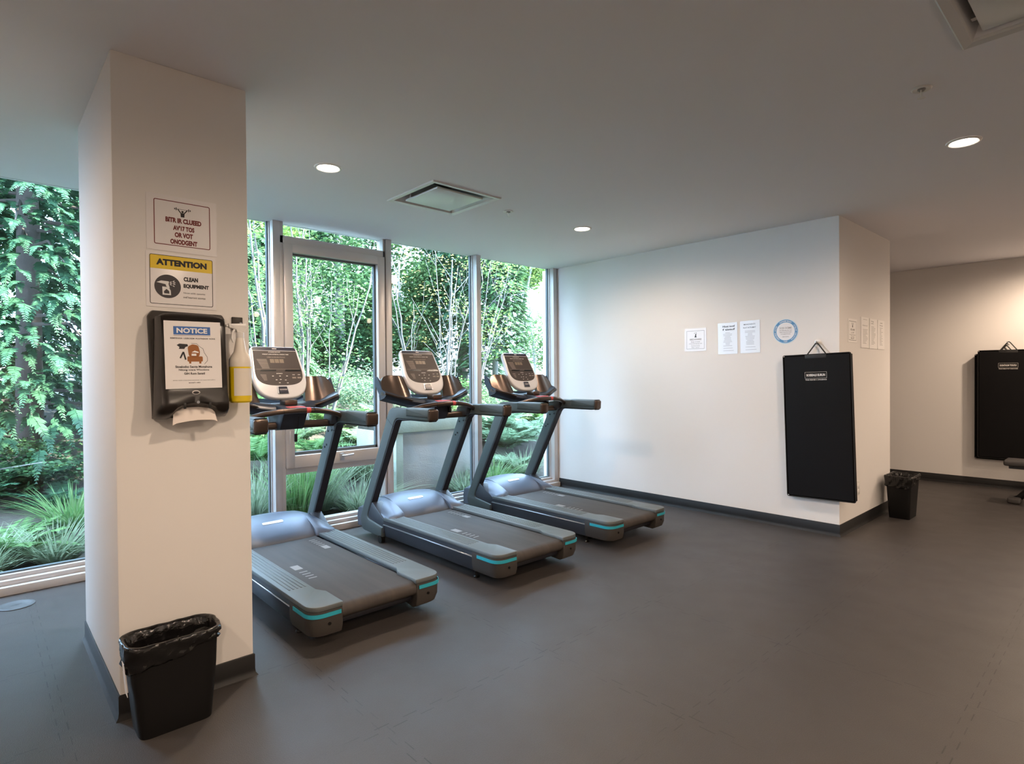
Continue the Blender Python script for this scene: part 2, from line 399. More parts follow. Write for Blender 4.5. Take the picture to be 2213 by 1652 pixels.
struct(MB().box(-3.1, -1.0, 2.14, 2.27, 0, H).obj('wall_daylight_block', WALL)); window(1, -1.0, .32); window(2, .32, 1.492); window(3, 1.492, 2.565, True, True); window(4, 2.565, 3.685); window(5, 3.685, 4.905)  # unseen solid wall added in place of glazing to cut daylight on the column

# floor access cover
fc = thing('floor_access_cover', 'round flat metal access cover set in the floor left of the column', 'floor cover', (-.25, 1.86, 0))
MB().lathe([(.092, 0), (.092, .004), (.086, .006), (.070, .006), (.068, .0045), (0.001, .0045)], n=40).obj('rim', M('cover_grey', (.075, .08, .085), .5), fc)
p = Print()
for k in range(14):
    a = random.uniform(0, 6.28); r = random.uniform(0, .05); p.rect(r*math.cos(a)-.006, r*math.sin(a)-.0015, r*math.cos(a)+.006, r*math.sin(a)+.0015, .0052)
p.put('raised_mark', M('cover_mark', (.05, .053, .056), .5), fc)

# ------------------------------------------------------------------ ceiling fittings
def downlight(x, y, label, k=1.):
    t = thing('downlight', label, 'ceiling light', (x, y, H), group='recessed downlights')
    MB().lathe([(.066, -.001), (.066, -.006), (.072, -.009), (.082, -.006), (.085, -.001)], n=36, cap=False).obj('trim_ring', WHITEP, t)
    MB().lathe([(.066, -.002), (.064, -.0045), (.001, -.006)], n=36).obj('lens', LAMP, t)
    l = bpy.data.lights.new('downlight_lamp', 'SPOT'); l.energy = LAMP_W*k; l.color = LAMP_COL; l.spot_size = math.radians(176); l.spot_blend = .58; l.shadow_soft_size = .05
    lo = bpy.data.objects.new('lamp_light', l); COL.objects.link(lo); lo.parent = t; lo.location = (0, 0, -.06)
    return t
downlight(1.238, .682, 'lit round downlight in the ceiling right beside the white column, left of the air vent')
downlight(3.625, .635, 'lit round downlight nearest the treadmill bay corner, right of the air vent', .66)
downlight(3.766, -2.096, 'lit round downlight at far right of the ceiling, beyond the sprinkler', .66)
for x, y in [(1.30, -2.03), (-1.45, -2.05), (-1.45, .66), (6.7, -3.3), (7.7, -2.5), (3.75, -4.8), (1.3, -4.8), (-1.45, -4.8), (6.2, -4.8)]:
    downlight(x, y, 'lit round downlight out of frame in the ceiling behind the camera', (1.9 if x < 3 else .8) if y < -4 else (1.35 if x > 7 else (.45 if x > 6 else (.7 if y > 0 else 1.))))

def cassette(x0, x1, y0, y1, label, drop, shift=(0, 0)):
    cx, cy = (x0+x1)/2, (y0+y1)/2; t = thing('ceiling_air_vent', label, 'air vent', (cx, cy, H)); a, b = (x1-x0)/2, (y1-y0)/2
    f = .042
    rings = []
    for ox, z in ((0, 0), (0, -.006), (.006, -.010), (f-.004, -.006), (f, .004), (f, .06)):
        rings.append([(-a+ox, -b+ox, z), (a-ox, -b+ox, z), (a-ox, b-ox, z), (-a+ox, b-ox, z)])
    MB().loft(rings, cap=False).obj('frame', VENTW, t, smooth=False)
    a2, b2 = a-f+.001, b-f+.001
    rings = [[(-a2+o, -b2+o, z), (a2-o, -b2+o, z), (a2-o, b2-o, z), (-a2+o, b2-o, z)] for o, z in ((0, .003), (.035, .075), (.05, .18))]
    MB().loft(rings, cap=False).obj('throat', VENTM, t, smooth=False)
    MB().box(-a2+.02, a2-.02, -b2+.02, b2-.02, .17, .19).obj('back_plate', VENTD, t)
    for sx, sy in ((-.5, .9), (.5, .9), (-.9, 0)): MB().box(sx*a2-.012, sx*a2+.012, sy*b2-.012, sy*b2+.012, .02, .16).obj('bracket', VENTM, t)
    a3, b3 = a-.10, b-.095; dx, dy = shift
    MB().box(-a3+dx, a3+dx, -b3+dy, b3+dy, drop, drop+.014, .005).obj('panel', VENTG, t)
    return t
cassette(1.865, 2.475, .435, 1.035, 'square ceiling air vent with white frame near the windows, above the treadmills', -.012)
cassette(1.965, 2.565, -2.905, -2.295, 'square ceiling air vent cut off by the top right of the photo', .004, (.02, .02))

def sprinkler(x, y, label):
    t = thing('sprinkler_head', label, 'sprinkler', (x, y, H))
    MB().lathe([(.012, .002), (.020, -.004), (.036, -.006), (.042, -.001)], n=32, cap=False).obj('escutcheon', WHITEP, t)
    MB().lathe([(.016, .02), (.016, -.006), (.010, -.012)], n=20).obj('body', M('sprinkler_grey', (.25, .24, .23), .4), t)
    MB().tube([(.010, 0, -.008), (.012, 0, -.02), (.004, 0, -.038)], .0028, 8).tube([(-.010, 0, -.008), (-.012, 0, -.02), (-.004, 0, -.038)], .0028, 8).lathe([(.004, -.034), (.005, -.042)], n=10).obj('yoke', WHITEP, t)
    MB().lathe([(.002, -.041), (.016, -.042), (.017, -.0435), (.002, -.0435)], n=20).obj('deflector', WHITEP, t)
sprinkler(2.842, -2.095, 'white pendant sprinkler head at upper right, before the far right downlight')
sprinkler(2.756, .665, 'small sprinkler head in the ceiling between air vent and corner downlight')

# ------------------------------------------------------------------ treadmill (local: x across, y forward to the window, z up)
YZ = lambda a, b, t: (t, a, b)
XY = lambda a, b, t: (a, b, t)
def make_treadmill(name, label, loc):
    T = thing(name, label, 'treadmill', loc, group='treadmills facing the windows')
    for s in (-1, 1):
        # foot rail: light plate with ribs, ending in a rounded rear corner that steps in over the belt
        out = round_poly([(.400, 1.42), (.400, .0), (.222, .0), (.222, .205), (.252, .265), (.252, 1.42)], [0, .085, .012, .03, .03, 0], 7)
        fr = MB().prism([(s*a, b) for a, b in out], .196, .222, XY, .006, 2).obj('foot_rail', TMPLATE, T)
        rb = MB()
        for k in range(5): rb.box(*sorted((s*(.275+.022*k), s*(.283+.022*k))), .34, 1.40, .221, .2245, .001, 1)
        rb.obj('grip_rib', TMPLATE, fr)
        # slanted band, silver line and dark skirt of the side
        MB().prism([(s*.394, .197), (s*.396, .168), (s*.30, .168), (s*.30, .197)], .24, 1.432, lambda a, b, t: (a, t, b), .002, 1).obj('side_band', TMDARK, T)
        MB().box(*sorted((s*.30, s*.3985)), .262, 1.432, .158, .166, .002, 1).obj('trim_line', SILVER, T)
        MB().prism([(s*.392, .157), (s*.378, .062), (s*.30, .055), (s*.30, .157)], .262, 1.432, lambda a, b, t: (a, t, b), .004, 2).obj('side_skirt', TMDARK, T)
        # end cap
        rings = []
        for z, g, yr in ((.055, .035, .035), (.068, .012, .012), (.105, .0, .0), (.165, -.001, -.001), (.196, .001, .001)):
            o = round_poly([(.400-g, .262), (.400-g, yr), (.226, yr), (.226, .055), (.252, .262)], [0, .085, .008, .02, 0], 7)
            rings.append([(s*a, b, z) for a, b in o])
        cp = MB().loft(rings).obj('end_cap', TMCAP, T)
        MB().tube([(s*.300, .004, .128), (s*.300, -.0045, .128)], .008, 12).obj('screw_hole', BOLT, cp)
        st = [p for p in round_poly([(.4025, .205), (.4025, -.0025), (.238, -.0025)], [0, .086, 0], 9)]
        mb = MB(); rings = []
        for i, (a, b) in enumerate(st):
            d = Vector(st[min(i+1, len(st)-1)])-Vector(st[max(i-1, 0)]); d.normalize(); nx, ny = -d.y*.004, d.x*.004
            rings.append([(s*a, b, .166), (s*a, b, .186), (s*(a+nx), b+ny, .186), (s*(a+nx), b+ny, .166)])
        mb.loft(rings).obj('accent_strip', CYAN, cp)
        # levelling foot
        MB().lathe([(.012, .012), (.012, .06)], (s*.33, .30), 12).lathe([(.022, .0), (.024, .006), (.018, .014)], (s*.33, .30), 16).obj('levelling_foot', BOLT, T)
        # upright running from the hand grip down to the front foot
        out = round_poly([(.742, 1.134), (1.306, 1.134), (1.820, .152), (1.775, .060), (1.452, .050), (1.435, .140), (1.690, .176), (1.660, .250), (1.218, 1.046), (.742, 1.046)],
                         [.028, .095, .09, .05, .008, .008, .03, .04, .07, .028], 8)
        x0, x1 = sorted((s*.333, s*.402))
        up = MB().prism(out, x0, x1, YZ, .013, 3, 20).obj('upright', TMG, T)
        ch = [(1.572, .318), (1.195, 1.040), (1.165, 1.046), (.90, 1.046), (.90, 1.043), (1.155, 1.042), (1.186, 1.03), (1.560, .318)]
        cx0, cx1 = x0+.006, x1-.006
        rr = [[(cx0, a, b), (cx1, a, b)] for a, b in ((1.668, .236), (1.445, .638), (1.236, 1.012), (1.216, 1.034), (1.180, 1.0445), (.80, 1.0445))]
        rings = []
        for q in rr:
            (xa, a, b), (xb, _, _) = q; rings.append([(xa, a, b), (xb, a, b), (xb, a+.006, b+.004), (xa, a+.006, b+.004)])
        rings = [[(xa, a-.003, b-.003) for xa, a, b in r] for r in rings]
        MB().loft(rings).obj('inner_channel', TMBLACK, up)
        g0, g1 = sorted((s*.326, s*.409))
        gp = round_poly([(.735, 1.139), (1.06, 1.139), (1.06, 1.07), (.735, 1.066)], [.03, .012, .01, .02], 6)
        g = MB().prism(gp, g0, g1, YZ, .016, 3, 20).obj('hand_grip', TMG, up)
        cpz = round_poly([(.728, 1.130), (.756, 1.136), (.762, 1.046), (.733, 1.050)], [.028, .004, .004, .02], 6)
        MB().prism(cpz, g0-.001, g1+.001, YZ, .012, 3, 20).obj('grip_cap', BRONZE, up)
        MB().prism([(1.253, .982), (1.350, 1.049), (1.3515, 1.0462), (1.2545, .9792)], x0-.0006, x1+.0006, YZ).obj('seam_line', TMBLACK, up)
        xi = s*.333
        for a, b in ((1.285, .985), (1.345, .975), (1.375, .870), (1.405, .850)):
            MB().tube([(xi+s*.002, a, b), (xi-s*.003, a, b)], .0085, 12).obj('bolt', BOLT, up)
        # lower side cover between upright and hood
        cv = round_poly([(1.425, .205), (1.615, .322), (1.665, .300), (1.74, .12), (1.43, .09)], [.01, .03, .03, .02, .01], 5)
        MB().prism(cv, *sorted((s*.300, s*.394)), YZ, .006, 2).obj('side_cover', TMDARK, T)
    # running belt over its rollers
    mid = [(1.44, .202), (.055, .202), (.028, .198), (.012, .186), (.004, .168), (.006, .150), (.016, .134), (.035, .126), (.06, .124), (1.44, .124)]
    bt = MB().prism(mid, -.232, .232, YZ).obj('running_belt', BELT, T, ang=50)
    pr = Print()
    def beltbar(x, y, w, h): pr.rect(x, y, x+w, y+h, .2026)
    for k in range(4): beltbar(-.19+.0, .50+.045*k, .05, .012)
    beltbar(-.19, .70, .05, .09)
    for k in range(5): beltbar(.14, 1.10+.04*k, .045, .011)
    beltbar(.14, 1.00, .045, .08)
    pr.put('belt_print', BELTMARK, bt)
    MB().box(-.25, .25, .06, 1.50, .085, .122, .01).obj('deck_pan', TMBLACK, T)
    for s in (-1, 1): MB().lathe([(.028, .0), (.03, .02), (.02, .03), (.02, .09)], (s*.22, .36), 14).obj('rear_foot', BOLT, T)
    for s in (-1, 1): MB().tube([(s*.385-.02, 1.475, .034), (s*.385+.015, 1.475, .034)], .032, 18).obj('front_wheel', BOLT, T)
    # motor hood: a crowned shell with a paler cheek on each side
    prof = [(1.352, .2035), (1.366, .226), (1.40, .252), (1.455, .285), (1.525, .318), (1.60, .340), (1.68, .348), (1.76, .338), (1.83, .305), (1.875, .25), (1.89, .17), (1.885, .08)]
    def crown(u): return 1-.10*u*u
    rings = []
    for i in range(17):
        u = -1+2*i/16; x = u*.236
        rings.append([(x, y+(.022*abs(u)**6 if k < 3 else 0), .19+(z-.19)*crown(u) if z > .2 else z) for k, (y, z) in enumerate(prof)]+[(x, 1.36, .08)])
    hd = MB().loft(rings).obj('motor_hood', TMHOOD, T, ang=50)
    def hz(y, u=0): 
        for (a, b), (c, d) in zip(prof[:-1], prof[1:]):
            if a <= y <= c: return .19+(b+(d-b)*(y-a)/(c-a)-.19)*crown(u)
    b = MB(); rings = []
    bo = round_poly([(-.095, 1.510), (.055, 1.510), (.055, 1.536), (-.095, 1.536)], .0125, 6)
    for dz in (.0005, .003): rings.append([(x, y, hz(y, x/.236)+dz) for x, y in bo])
    b.loft(rings).obj('badge', M('badge_silver', (.75, .75, .75), .3, metal=.2), hd)
    for s in (-1, 1):
        rings = []
        for i in range(11):
            u = i/10; x = .2365+u*.150; top = .327-.075*u**1.7; y0 = 1.352-.050*math.sin(PI*min(u*1.25, 1.)*.5)+.10*max(0, u-.55)
            q = []
            for k, (y, z) in enumerate(prof):
                t = (y-1.352)/(1.89-1.352); zz = .2235+(z-.2035)/(.348-.2035)*(top-.2235) if z > .2035 else z
                q.append((s*x, y0+(1.885-y0)*t, zz if k < 9 else min(zz, .2235+.02*(11-k))))
            rings.append(q+[(s*x, 1.44, .12)])
        MB().loft(rings).obj('hood_cheek', TMHOOD, T, ang=60)
    # cross bars
    ux = .338
    path = [(-ux, 1.150, 1.100), (-.30, 1.134, 1.116), (-.22, 1.104, 1.138), (-.12, 1.078, 1.152), (0, 1.066, 1.156), (.12, 1.078, 1.152), (.22, 1.104, 1.138), (.30, 1.134, 1.116), (ux, 1.150, 1.100)]
    cb = MB().tube(path, .0195, 14).obj('front_cross_bar', BRONZE, T)
    for s in (-1, 1): MB().tube([(s*.10, 1.0745, 1.1535), (s*.103, 1.0755, 1.1532)], .0202, 14).obj('bar_joint', TMBLACK, cb)
    MB().tube([(.045, 1.069, 1.1555), (.075, 1.071, 1.1545)], .0205, 14).obj('stop_tab', RED, cb)
    MB().tube([(-ux, 1.27, 1.045), (ux, 1.27, 1.045)], .028, 16).obj('rear_cross_bar', BRONZE, T)
    for s in (-1, 1): MB().prism(round_poly([(1.16, 1.125), (1.32, 1.11), (1.34, 1.02), (1.20, 1.04)], .02, 4), *sorted((s*.285, s*.336)), YZ, .012, 2).obj('bar_bracket', TMDARK, T)
    # console neck
    MB().prism(round_poly([(1.10, 1.165), (1.20, 1.185), (1.40, 1.20), (1.42, 1.09), (1.30, 1.01), (1.20, 1.02)], .02, 4), -.085, .085, YZ, .012, 2).obj('console_neck', TMBLACK, T)
    MB().box(-.055, .055, 1.092, 1.175, 1.166, 1.181, .005).obj('emergency_stop', RED, T)
    MB().box(-.045, .045, 1.20, 1.30, 1.185, 1.225, .008).obj('display_hinge', BRONZE, T)
    # cradle shell carrying the two holders
    rings = []
    for i in range(25):
        u = -1+2*i/24; x = u*.415; a = abs(u)
        zb = 1.112+.085*a**1.8; zt = 1.190+.16*a**2.2 if a < .62 else 1.190+.16*.62**2.2+(a-.62)*.34
        fr = 1.235+.10*a**1.5
        rings.append([(x, fr, zb+.035), (x, fr+.02, zb+.005), (x, fr+.08, zb), (x, 1.455, zb+.05), (x, 1.500, zb+.11), (x, 1.505, zt), (x, 1.470, zt+.004), (x, fr+.06, zb+.075), (x, fr+.01, zb+.058)])
    MB().loft(rings).obj('console_shell', NAVY, T, ang=50)
    for s in (-1, 1):
        # holder: tall curved bronze back panel with a lip along its foot
        P00, P10, P01, P11 = Vector((.150, 1.318, 1.150)), Vector((.420, 1.345, 1.228)), Vector((.196, 1.440, 1.386)), Vector((.392, 1.450, 1.392))
        def hp(u, v):   # u inner..outer, v foot..top, outer top corner rounded off
            um = 1. if v < .5 else 1-.30*(1-math.sqrt(max(0, 1-((v-.5)/.5)**2)))
            uu = u*um; p = (P00*(1-uu)+P10*uu)*(1-v)+(P01*(1-uu)+P11*uu)*v
            p = p+Vector((0, -.030*math.sin(PI*min(1, uu*1.5))+.022*max(0, uu-.66)/.34, 0))
            return Vector((s*p.x, p.y, p.z))
        G = 14; front = [[hp(i/G, j/G) for i in range(G+1)] for j in range(G+1)]
        mb = MB(); n = G+1; off = Vector((0, .035, -.012))
        vs_ = [p for r in front for p in r]; bs = [p+off for p in vs_]; fs = []
        for j in range(G):
            for i in range(G): fs += [(j*n+i, j*n+i+1, (j+1)*n+i+1, (j+1)*n+i), (n*n+j*n+i, n*n+(j+1)*n+i, n*n+(j+1)*n+i+1, n*n+j*n+i+1)]
        rim = [i for i in range(n)]+[j*n+G for j in range(1, n)]+[G*n+i for i in range(G-1, -1, -1)]+[j*n for j in range(G-1, 0, -1)]
        for a, b_ in zip(rim, rim[1:]+rim[:1]): fs.append((a, n*n+a, n*n+b_, b_))
        hl = mb.add(vs_+bs, fs).obj('holder', BRONZE, T, ang=50)
        # lip tray
        rings = []
        for i in range(13):
            u = i/12; p = hp(u, 0.0); w = (.020+.026*u)*(1 if u < .97 else .7)
            rings.append([p+Vector((0, .02, -.02)), p+Vector((0, -w, .004)), p+Vector((0, -w-.006, .016)), p+Vector((0, -w+.001, .022)), p+Vector((0, -w+.008, .012)), p+Vector((0, .02, .002))])
        MB().loft(rings).obj('holder_lip', BRONZE, hl, ang=40)
        rings = []
        for i in range(13):
            u = i/12; p = hp(u, 0.0); w = .018+.026*u
            rings.append([p+Vector((0, -w-.004, .003)), p+Vector((0, -w*.4, -.022)), p+Vector((0, .06, -.045)), p+Vector((0, .07, .0)), p+Vector((0, 0, -.002))])
        MB().loft(rings).obj('holder_base', TMBLACK, hl, ang=40)
    # tilted display head
    v = Vector((0, .2, .375)).normalized(); nrm = Vector((1, 0, 0)).cross(v)   # faces the runner
    nrm = Vector((0, -v.z, v.y)); o0 = Vector((0, 1.318, 1.232))
    L3 = lambda a, b, t: tuple(o0+Vector((a, 0, 0))+v*b+nrm*t)
    def shield(wt, yt, rt, ws, ym, depth, e):
        bot = [(ws*math.copysign(abs(math.cos(a))**(2/e), math.cos(a)), ym-depth*abs(math.sin(a))**(2/e)) for a in [PI*k/28 for k in range(29)]]   # right round the foot to the left
        P = round_poly([(-ws, ym), (-wt, yt), (wt, yt), (ws, ym)], [0, rt, rt, 0], 7); return P+bot[1:-1]
    head = shield(.170, .428, .045, .192, .19, .192, 2.7)
    dh = MB().prism(head, -.046, 0, L3, .016, 3, 12).obj('display_head', BEZEL, T, ang=45)
    face = shield(.1555, .386, .002, .168, .215, .112, 3.0)
    MB().prism(face, -.002, .0012, L3).obj('face_panel', SCREEN, dh, smooth=False)
    top = round_poly([(-.153, .417), (.153, .417), (.1565, .390), (-.1565, .390)], [.03, .03, .001, .001], 6)
    MB().prism(top, -.002, .0012, L3).obj('brand_strip', SCREENTOP, dh, smooth=False)
    def pr3(build, name, mat):
        p = Print(); build(p); p.v = [L3(a, b, c) for a, b, c in p.v]; return p.put(name, mat, dh)
    def bright(p):
        z = .0017
        p.rect(-.016, .401, .016, .407, z)
        p.text('FAT BURNER HEART RATE', -.005, .376, .085, .006, z, .03); p.text('WEIGHT LOSS INTERVAL CARDIO TIME', 0, .357, .19, .0065, z, .03)
        p.text('SPEED', 0, .199, .045, .006, z, .03)
        for a, b in ((-.05, .178), (0, .178), (.05, .178), (-.03, .148), (.0, .150), (.035, .146), (-.012, .124), (.045, .122)): p.rect(a-.006, b-.0022, a+.006, b+.0022, z)
        for a, b in ((.10, .188), (.14, .188)): p.text('STOP', a, b, .018, .006, z, .03)
    def dim(p):
        z = .0016
        p.text('LOREM CALORIES MINUTES PACE', -.0, .333, .13, .010, z, .02)
        for k in range(9): p.rect(-.140+.004*k*.8, .312-.0088*k, -.070+.001*k, .316-.0088*k, z)
        for a in (.10, .138): p.rect(a-.014, .158, a+.014, .170, z)
        for k in range(5): p.rect(-.135+.008*k*.5, .186-.010*k, -.095, .190-.010*k, z)
        p.rect(-.156, .2335, .156, .2355, z)
    pr3(dim, 'panel_print', PRINTDIM); pr3(bright, 'panel_lettering', PRINT)
    pr3(lambda p: [p.rect(-.048+.034*k, .286, -.018+.034*k, .318, .0016) for k in range(3)], 'readout', LCD)
    sl = [(-.118, .219), (-.006-.012, .219), (-.012, .226), (-.012, .232), (-.108, .232)]
    for pts in ([(-.135, .216), (-.022, .216), (-.017, .231), (-.123, .231)], [(.040, .216), (.162, .216), (.158, .231), (.050, .231)]):
        MB().prism(pts, -.001, .0022, L3).obj('reading_ledge', BOLT, dh, smooth=False)
    k = MB().prism(round_poly([(-.036, .094), (.036, .094), (.040, .034), (-.040, .034)], .006, 3), -.002, .006, L3, .002, 1).obj('rocker_surround', SILVER, dh)
    MB().prism(round_poly([(-.030, .090), (.030, .090), (.034, .037), (-.034, .037)], .005, 3), .004, .010, L3, .002, 1).obj('rocker_switch', SCREENTOP, dh)
    pr3(lambda p: [p.rect(-.026, .066, .026, .069, .0106), p.text('QUICKSTART', 0, .060, .05, .004, .0106, .03)], 'rocker_print', PRINT)
    return T
TMX = [1.195, 2.43, 3.62]
t1 = make_treadmill('treadmill', 'grey treadmill nearest the white column, its left side hidden behind it', (TMX[0], .0, 0))
t2 = dup(t1, (TMX[1], 0, 0), 'grey treadmill in the middle of the row of three')
t3 = dup(t1, (TMX[2], .02, 0), 'grey treadmill at the right end of the row, nearest the long white wall')
def lanyard(T, x, z0):
    MB().tube([(x, 1.10, 1.118), (x+.004, 1.115, 1.06), (x-.006, 1.13, .99), (x-.008, 1.132, z0+.05)], .0022, 6).obj('safety_cord', BOLT, T)
    MB().box(x-.018, x+.002, 1.125, 1.140, z0, z0+.055, .004).obj('safety_clip', BLACKP, T)
lanyard(t1, .008, .938)
for T in (t2, t3): MB().box(.05, .066, 1.10, 1.14, 1.075, 1.125, .004).obj('safety_clip', BLACKP, T)

# ------------------------------------------------------------------ things on the column
def sheet(name, label, cat, origin, right, w, h, mat=PAPER, tilt=0., group=None, th=.0012, corner=.0):
    t = thing(name, label, cat, group=group); on_wall(t, origin, right, tilt)
    MB().prism(round_poly([(-w/2, -h/2), (w/2, -h/2), (w/2, h/2), (-w/2, h/2)], corner or .0005, 3), 0, th, XY).obj('sheet', mat, t, smooth=False)
    return t
Z1, Z2 = .0016, .0020
s = sheet('wall_sign', 'white paper sign with dark red border and red lettering, upper one on the column', 'sign', (.2515, -.0012, 2.038), (1, 0, 0), .270, .236)
Print().frame(-.108, -.092, .108, .097, .0032, Z1, .008).put('border', INKRED, s)
p = Print()
for t, y, w in (('BITR IR CLUEED', .017, .138), ("AV'17 TOS", -.015, .082), ('OR VOT', -.044, .070), ('ONODGENT', -.074, .104)): p.text(t, 0.004, y, w, .0215, Z1, .055)
p.put('lettering', INKRED, s)
p = Print(); c = (.0, .052)
p.poly([(-.007, .034), (.007, .034), (.008, .052), (-.008, .052)], Z1).disc(0, .057, .0045, Z1, 16)
p.stroke([(-.006, .050), (-.018, .066)], .004, Z1).stroke([(.006, .050), (.018, .066)], .004, Z1).stroke([(-.032, .0665), (.032, .0665)], .0014, Z2)
for x in (-.030, -.024, .024, .030): p.rect(x-.0015, .0605 if abs(x) < .027 else .063, x+.0015, .0725 if abs(x) < .027 else .070, Z1)
p.put('weightlifter_pictogram', INK, s)

s = sheet('wall_sign', 'white ATTENTION CLEAN EQUIPMENT sign with yellow band on the column', 'sign', (.2465, -.0012, 1.797), (1, 0, 0), .268, .230)
w, h = .268, .230; U = lambda u: (u-.5)*w; V = lambda v: (.5-v)*h
MB().prism(round_poly([(U(.055), V(.30)), (U(.945), V(.30)), (U(.945), V(.05)), (U(.055), V(.05))], [.001, .001, .007, .007], 3), Z1, Z1+.0001, XY).obj('header_band', YEL, s, smooth=False)
p = Print().frame(U(.048), V(.945), U(.952), V(.045), .0022, Z2, .008)
p.put('border', INK, s)
p = Print().text('ATTENTION', 0, V(.175), .194, .027, Z2+.0004, .06).text('CLEAN', U(.625), V(.455), .056, .0190, Z2, .055).text('EQUIPMENT', U(.705), V(.585), .100, .0195, Z2, .055)
p.put('lettering', INK, s)
Print().text('Nixon aslith cpoorite', U(.675), V(.715), .085, .0085, Z2, .0).text('snsf heartsot asontas', U(.675), V(.79), .087, .0085, Z2, .0).put('small_lettering', INK, s)
cx, cy = U(.295), V(.615)
Print().disc(cx, cy, .0495, Z1, 44).put('round_ground', M('sign_charcoal', (.035, .03, .035), .5), s)
p = Print(); q = lambda *P: [(cx+a*.049, cy+b*.049) for a, b in P]
p.poly(q((-.86, .30), (-.50, .46), (.06, .44), (.10, .38), (.06, .20), (-.20, .18)), Z2)
p.poly(q((-.18, .20), (.06, .20), (.14, -.08), (.18, -.14), (-.10, -.02)), Z2)
p.ring(q((-.42, -.04), (.06, -.06), (.22, -.34), (.24, -.74), (-.40, -.74)), q((-.30, -.44), (-.10, -.22), (.10, -.40), (.12, -.62), (-.28, -.62)), Z2)
for a, b, c, d in ((.16, .36, .30, .42), (.16, .28, .34, .28), (.16, .20, .30, .12), (.38, .44, .52, .52), (.42, .34, .58, .38), (.42, .24, .58, .22), (.38, .10, .52, .02)): p.stroke(q((a, b), (c, d)), .003, Z2)
p.put('spray_pictogram', WHITEINK, s)

# paper towel dispenser
D = thing('paper_towel_dispenser', 'dark smoke plastic paper towel dispenser mounted on the column under the signs', 'dispenser', (.262, 0, 0))
rings = []
for i in range(21):
    u = -1+2*i/20; x = u*.140; e = max(0, abs(u)-.86)/.14; d = 1-.35*e**2; lo = 1.218+.042*max(0, 1-(x/.085)**2)**.5 if abs(x) < .085 else 1.218
    tp = 1.655-.018*abs(u)**4-.012*e
    rings.append([(x*.97, 0, lo-.004), (x*.97, -.085*d, lo-.004), (x*.99, -.118*d, lo+.012), (x, -.140*d, max(1.250, lo+.02)), (x, -.142*d, 1.282), (x*.985, -.128*d, 1.318), (x*.98, -.126*d, 1.36), (x*.965, -.122*d, 1.50), (x*.955, -.118*d, 1.600), (x*.95, -.105*d, 1.635), (x*.94, -.075*d, tp), (x*.94, 0, tp)])
MB().loft(rings).obj('cover', DISP, D, ang=55)
MB().prism(round_poly([(-.147, 1.560), (-.150, 1.640), (-.135, 1.664), (.135, 1.660), (.146, 1.640), (.142, 1.560), (.138, 1.214), (-.136, 1.214)], .012, 4), 0, -.030, lambda a, b, t: (a, t, b), .006, 2).obj('back_plate', DISPBACK, D)
MB().lathe([(.0155, 0), (.0155, .002), (.001, .003)], n=28).obj('badge', M('badge_pale', (.55, .52, .5), .3, metal=.5), D).matrix_local = Matrix.Translation((.0, -.1305, 1.322)) @ Matrix.Rotation(PI/2, 4, 'X') @ Matrix.Diagonal((1, .55, 1, 1))
MB().lathe([(.011, 0), (.011, .0035), (.006, .0036), (.001, .0036)], n=24).obj('badge_centre', INK, D).matrix_local = Matrix.Translation((.0, -.1305, 1.322)) @ Matrix.Rotation(PI/2, 4, 'X') @ Matrix.Diagonal((1, .5, 1, 1))
MB().tube([(.004, -.139, 1.283), (.004, -.147, 1.282)], .006, 14).obj('lock', SILVER, D)
for x in (-.045, .05): MB().box(x-.005, x+.005, -.1445, -.139, 1.256, 1.280, .002).obj('rib', DISPD, D)
tw = MB(); rings = []
for j in range(5):
    v = j/4; row = []
    for i in range(15):
        u = -1+2*i/14; row.append((.262+.0+u*(.076+.008*v), -.098-.020*v+.004*math.sin(5*u+v), 1.248+.012*max(0, 1-u*u)**.5-.055*v+.004*u*v))
    rings.append(row)
th = [[(x, y+.002, z) for x, y, z in r] for r in rings]
vsx = [p for r in rings for p in r]+[p for r in th for p in r]; n = 15; fs = []
for j in range(4):
    for i in range(14): fs += [(j*n+i, j*n+i+1, (j+1)*n+i+1, (j+1)*n+i), (75+j*n+i, 75+(j+1)*n+i, 75+(j+1)*n+i+1, 75+j*n+i+1)]
tag(tw.add(vsx, fs).obj('paper_towel', TOWEL, ang=60), 'white paper towel hanging out of the bottom of the dark dispenser', 'paper towel')

s = sheet('notice_sheet', 'laminated white NOTICE sheet taped to the front of the towel dispenser', 'sign', (.2555, -.1305, 1.478), (1, 0, 0), .212, .278)
s.matrix_world = Matrix.Translation((.2555, -.1275, 1.478)) @ Matrix.Rotation(math.radians(88.2), 4, 'X') @ Matrix.Rotation(math.radians(.6), 4, 'Z')
Print().rect(-.072, .083, .066, .117, Z1).put('blue_band', BLUE, s)
Print().rect(-.072, .0785, .066, .0805, Z1).put('rule', INKSOFT, s)
Print().text('NOTICE', -.003, .100, .115, .0215, Z2, .035).put('heading', WHITEINK, s)
Print().text('BEMFERANA  USEBOREM  PCOTNEADE  NONE', 0, .068, .168, .0062, Z1, .02).text('Stoelosbo Seote Monahuna', .0, -.049, .138, .0098, Z1, .03).text('Nitong ocace Wioctions', .0, -.063, .114, .0098, Z1, .03).text('GIH Rom Sanatl', .001, -.077, .078, .0094, Z1, .03).text('banny vastle onapoalont otnoeniar nol oaste lole bolaro', 0, -.105, .158, .0034, Z1).text('ienntsf s eltit', 0, -.115, .044, .0046, Z1).put('lettering', INK, s)
p = Print().poly(round_poly([(-.018, -.008), (-.022, .034), (-.004, .044), (.018, .040), (.024, .014), (.022, -.008)], .012, 5), Z1).poly(round_poly([(-.024, -.028), (-.024, -.006), (.034, -.006), (.034, -.028)], .005, 3), Z1).rect(-.018, -.036, -.010, -.026, Z1).rect(.020, -.036, .028, -.026, Z1)
p.put('machine_drawing', BROWNINK, s)
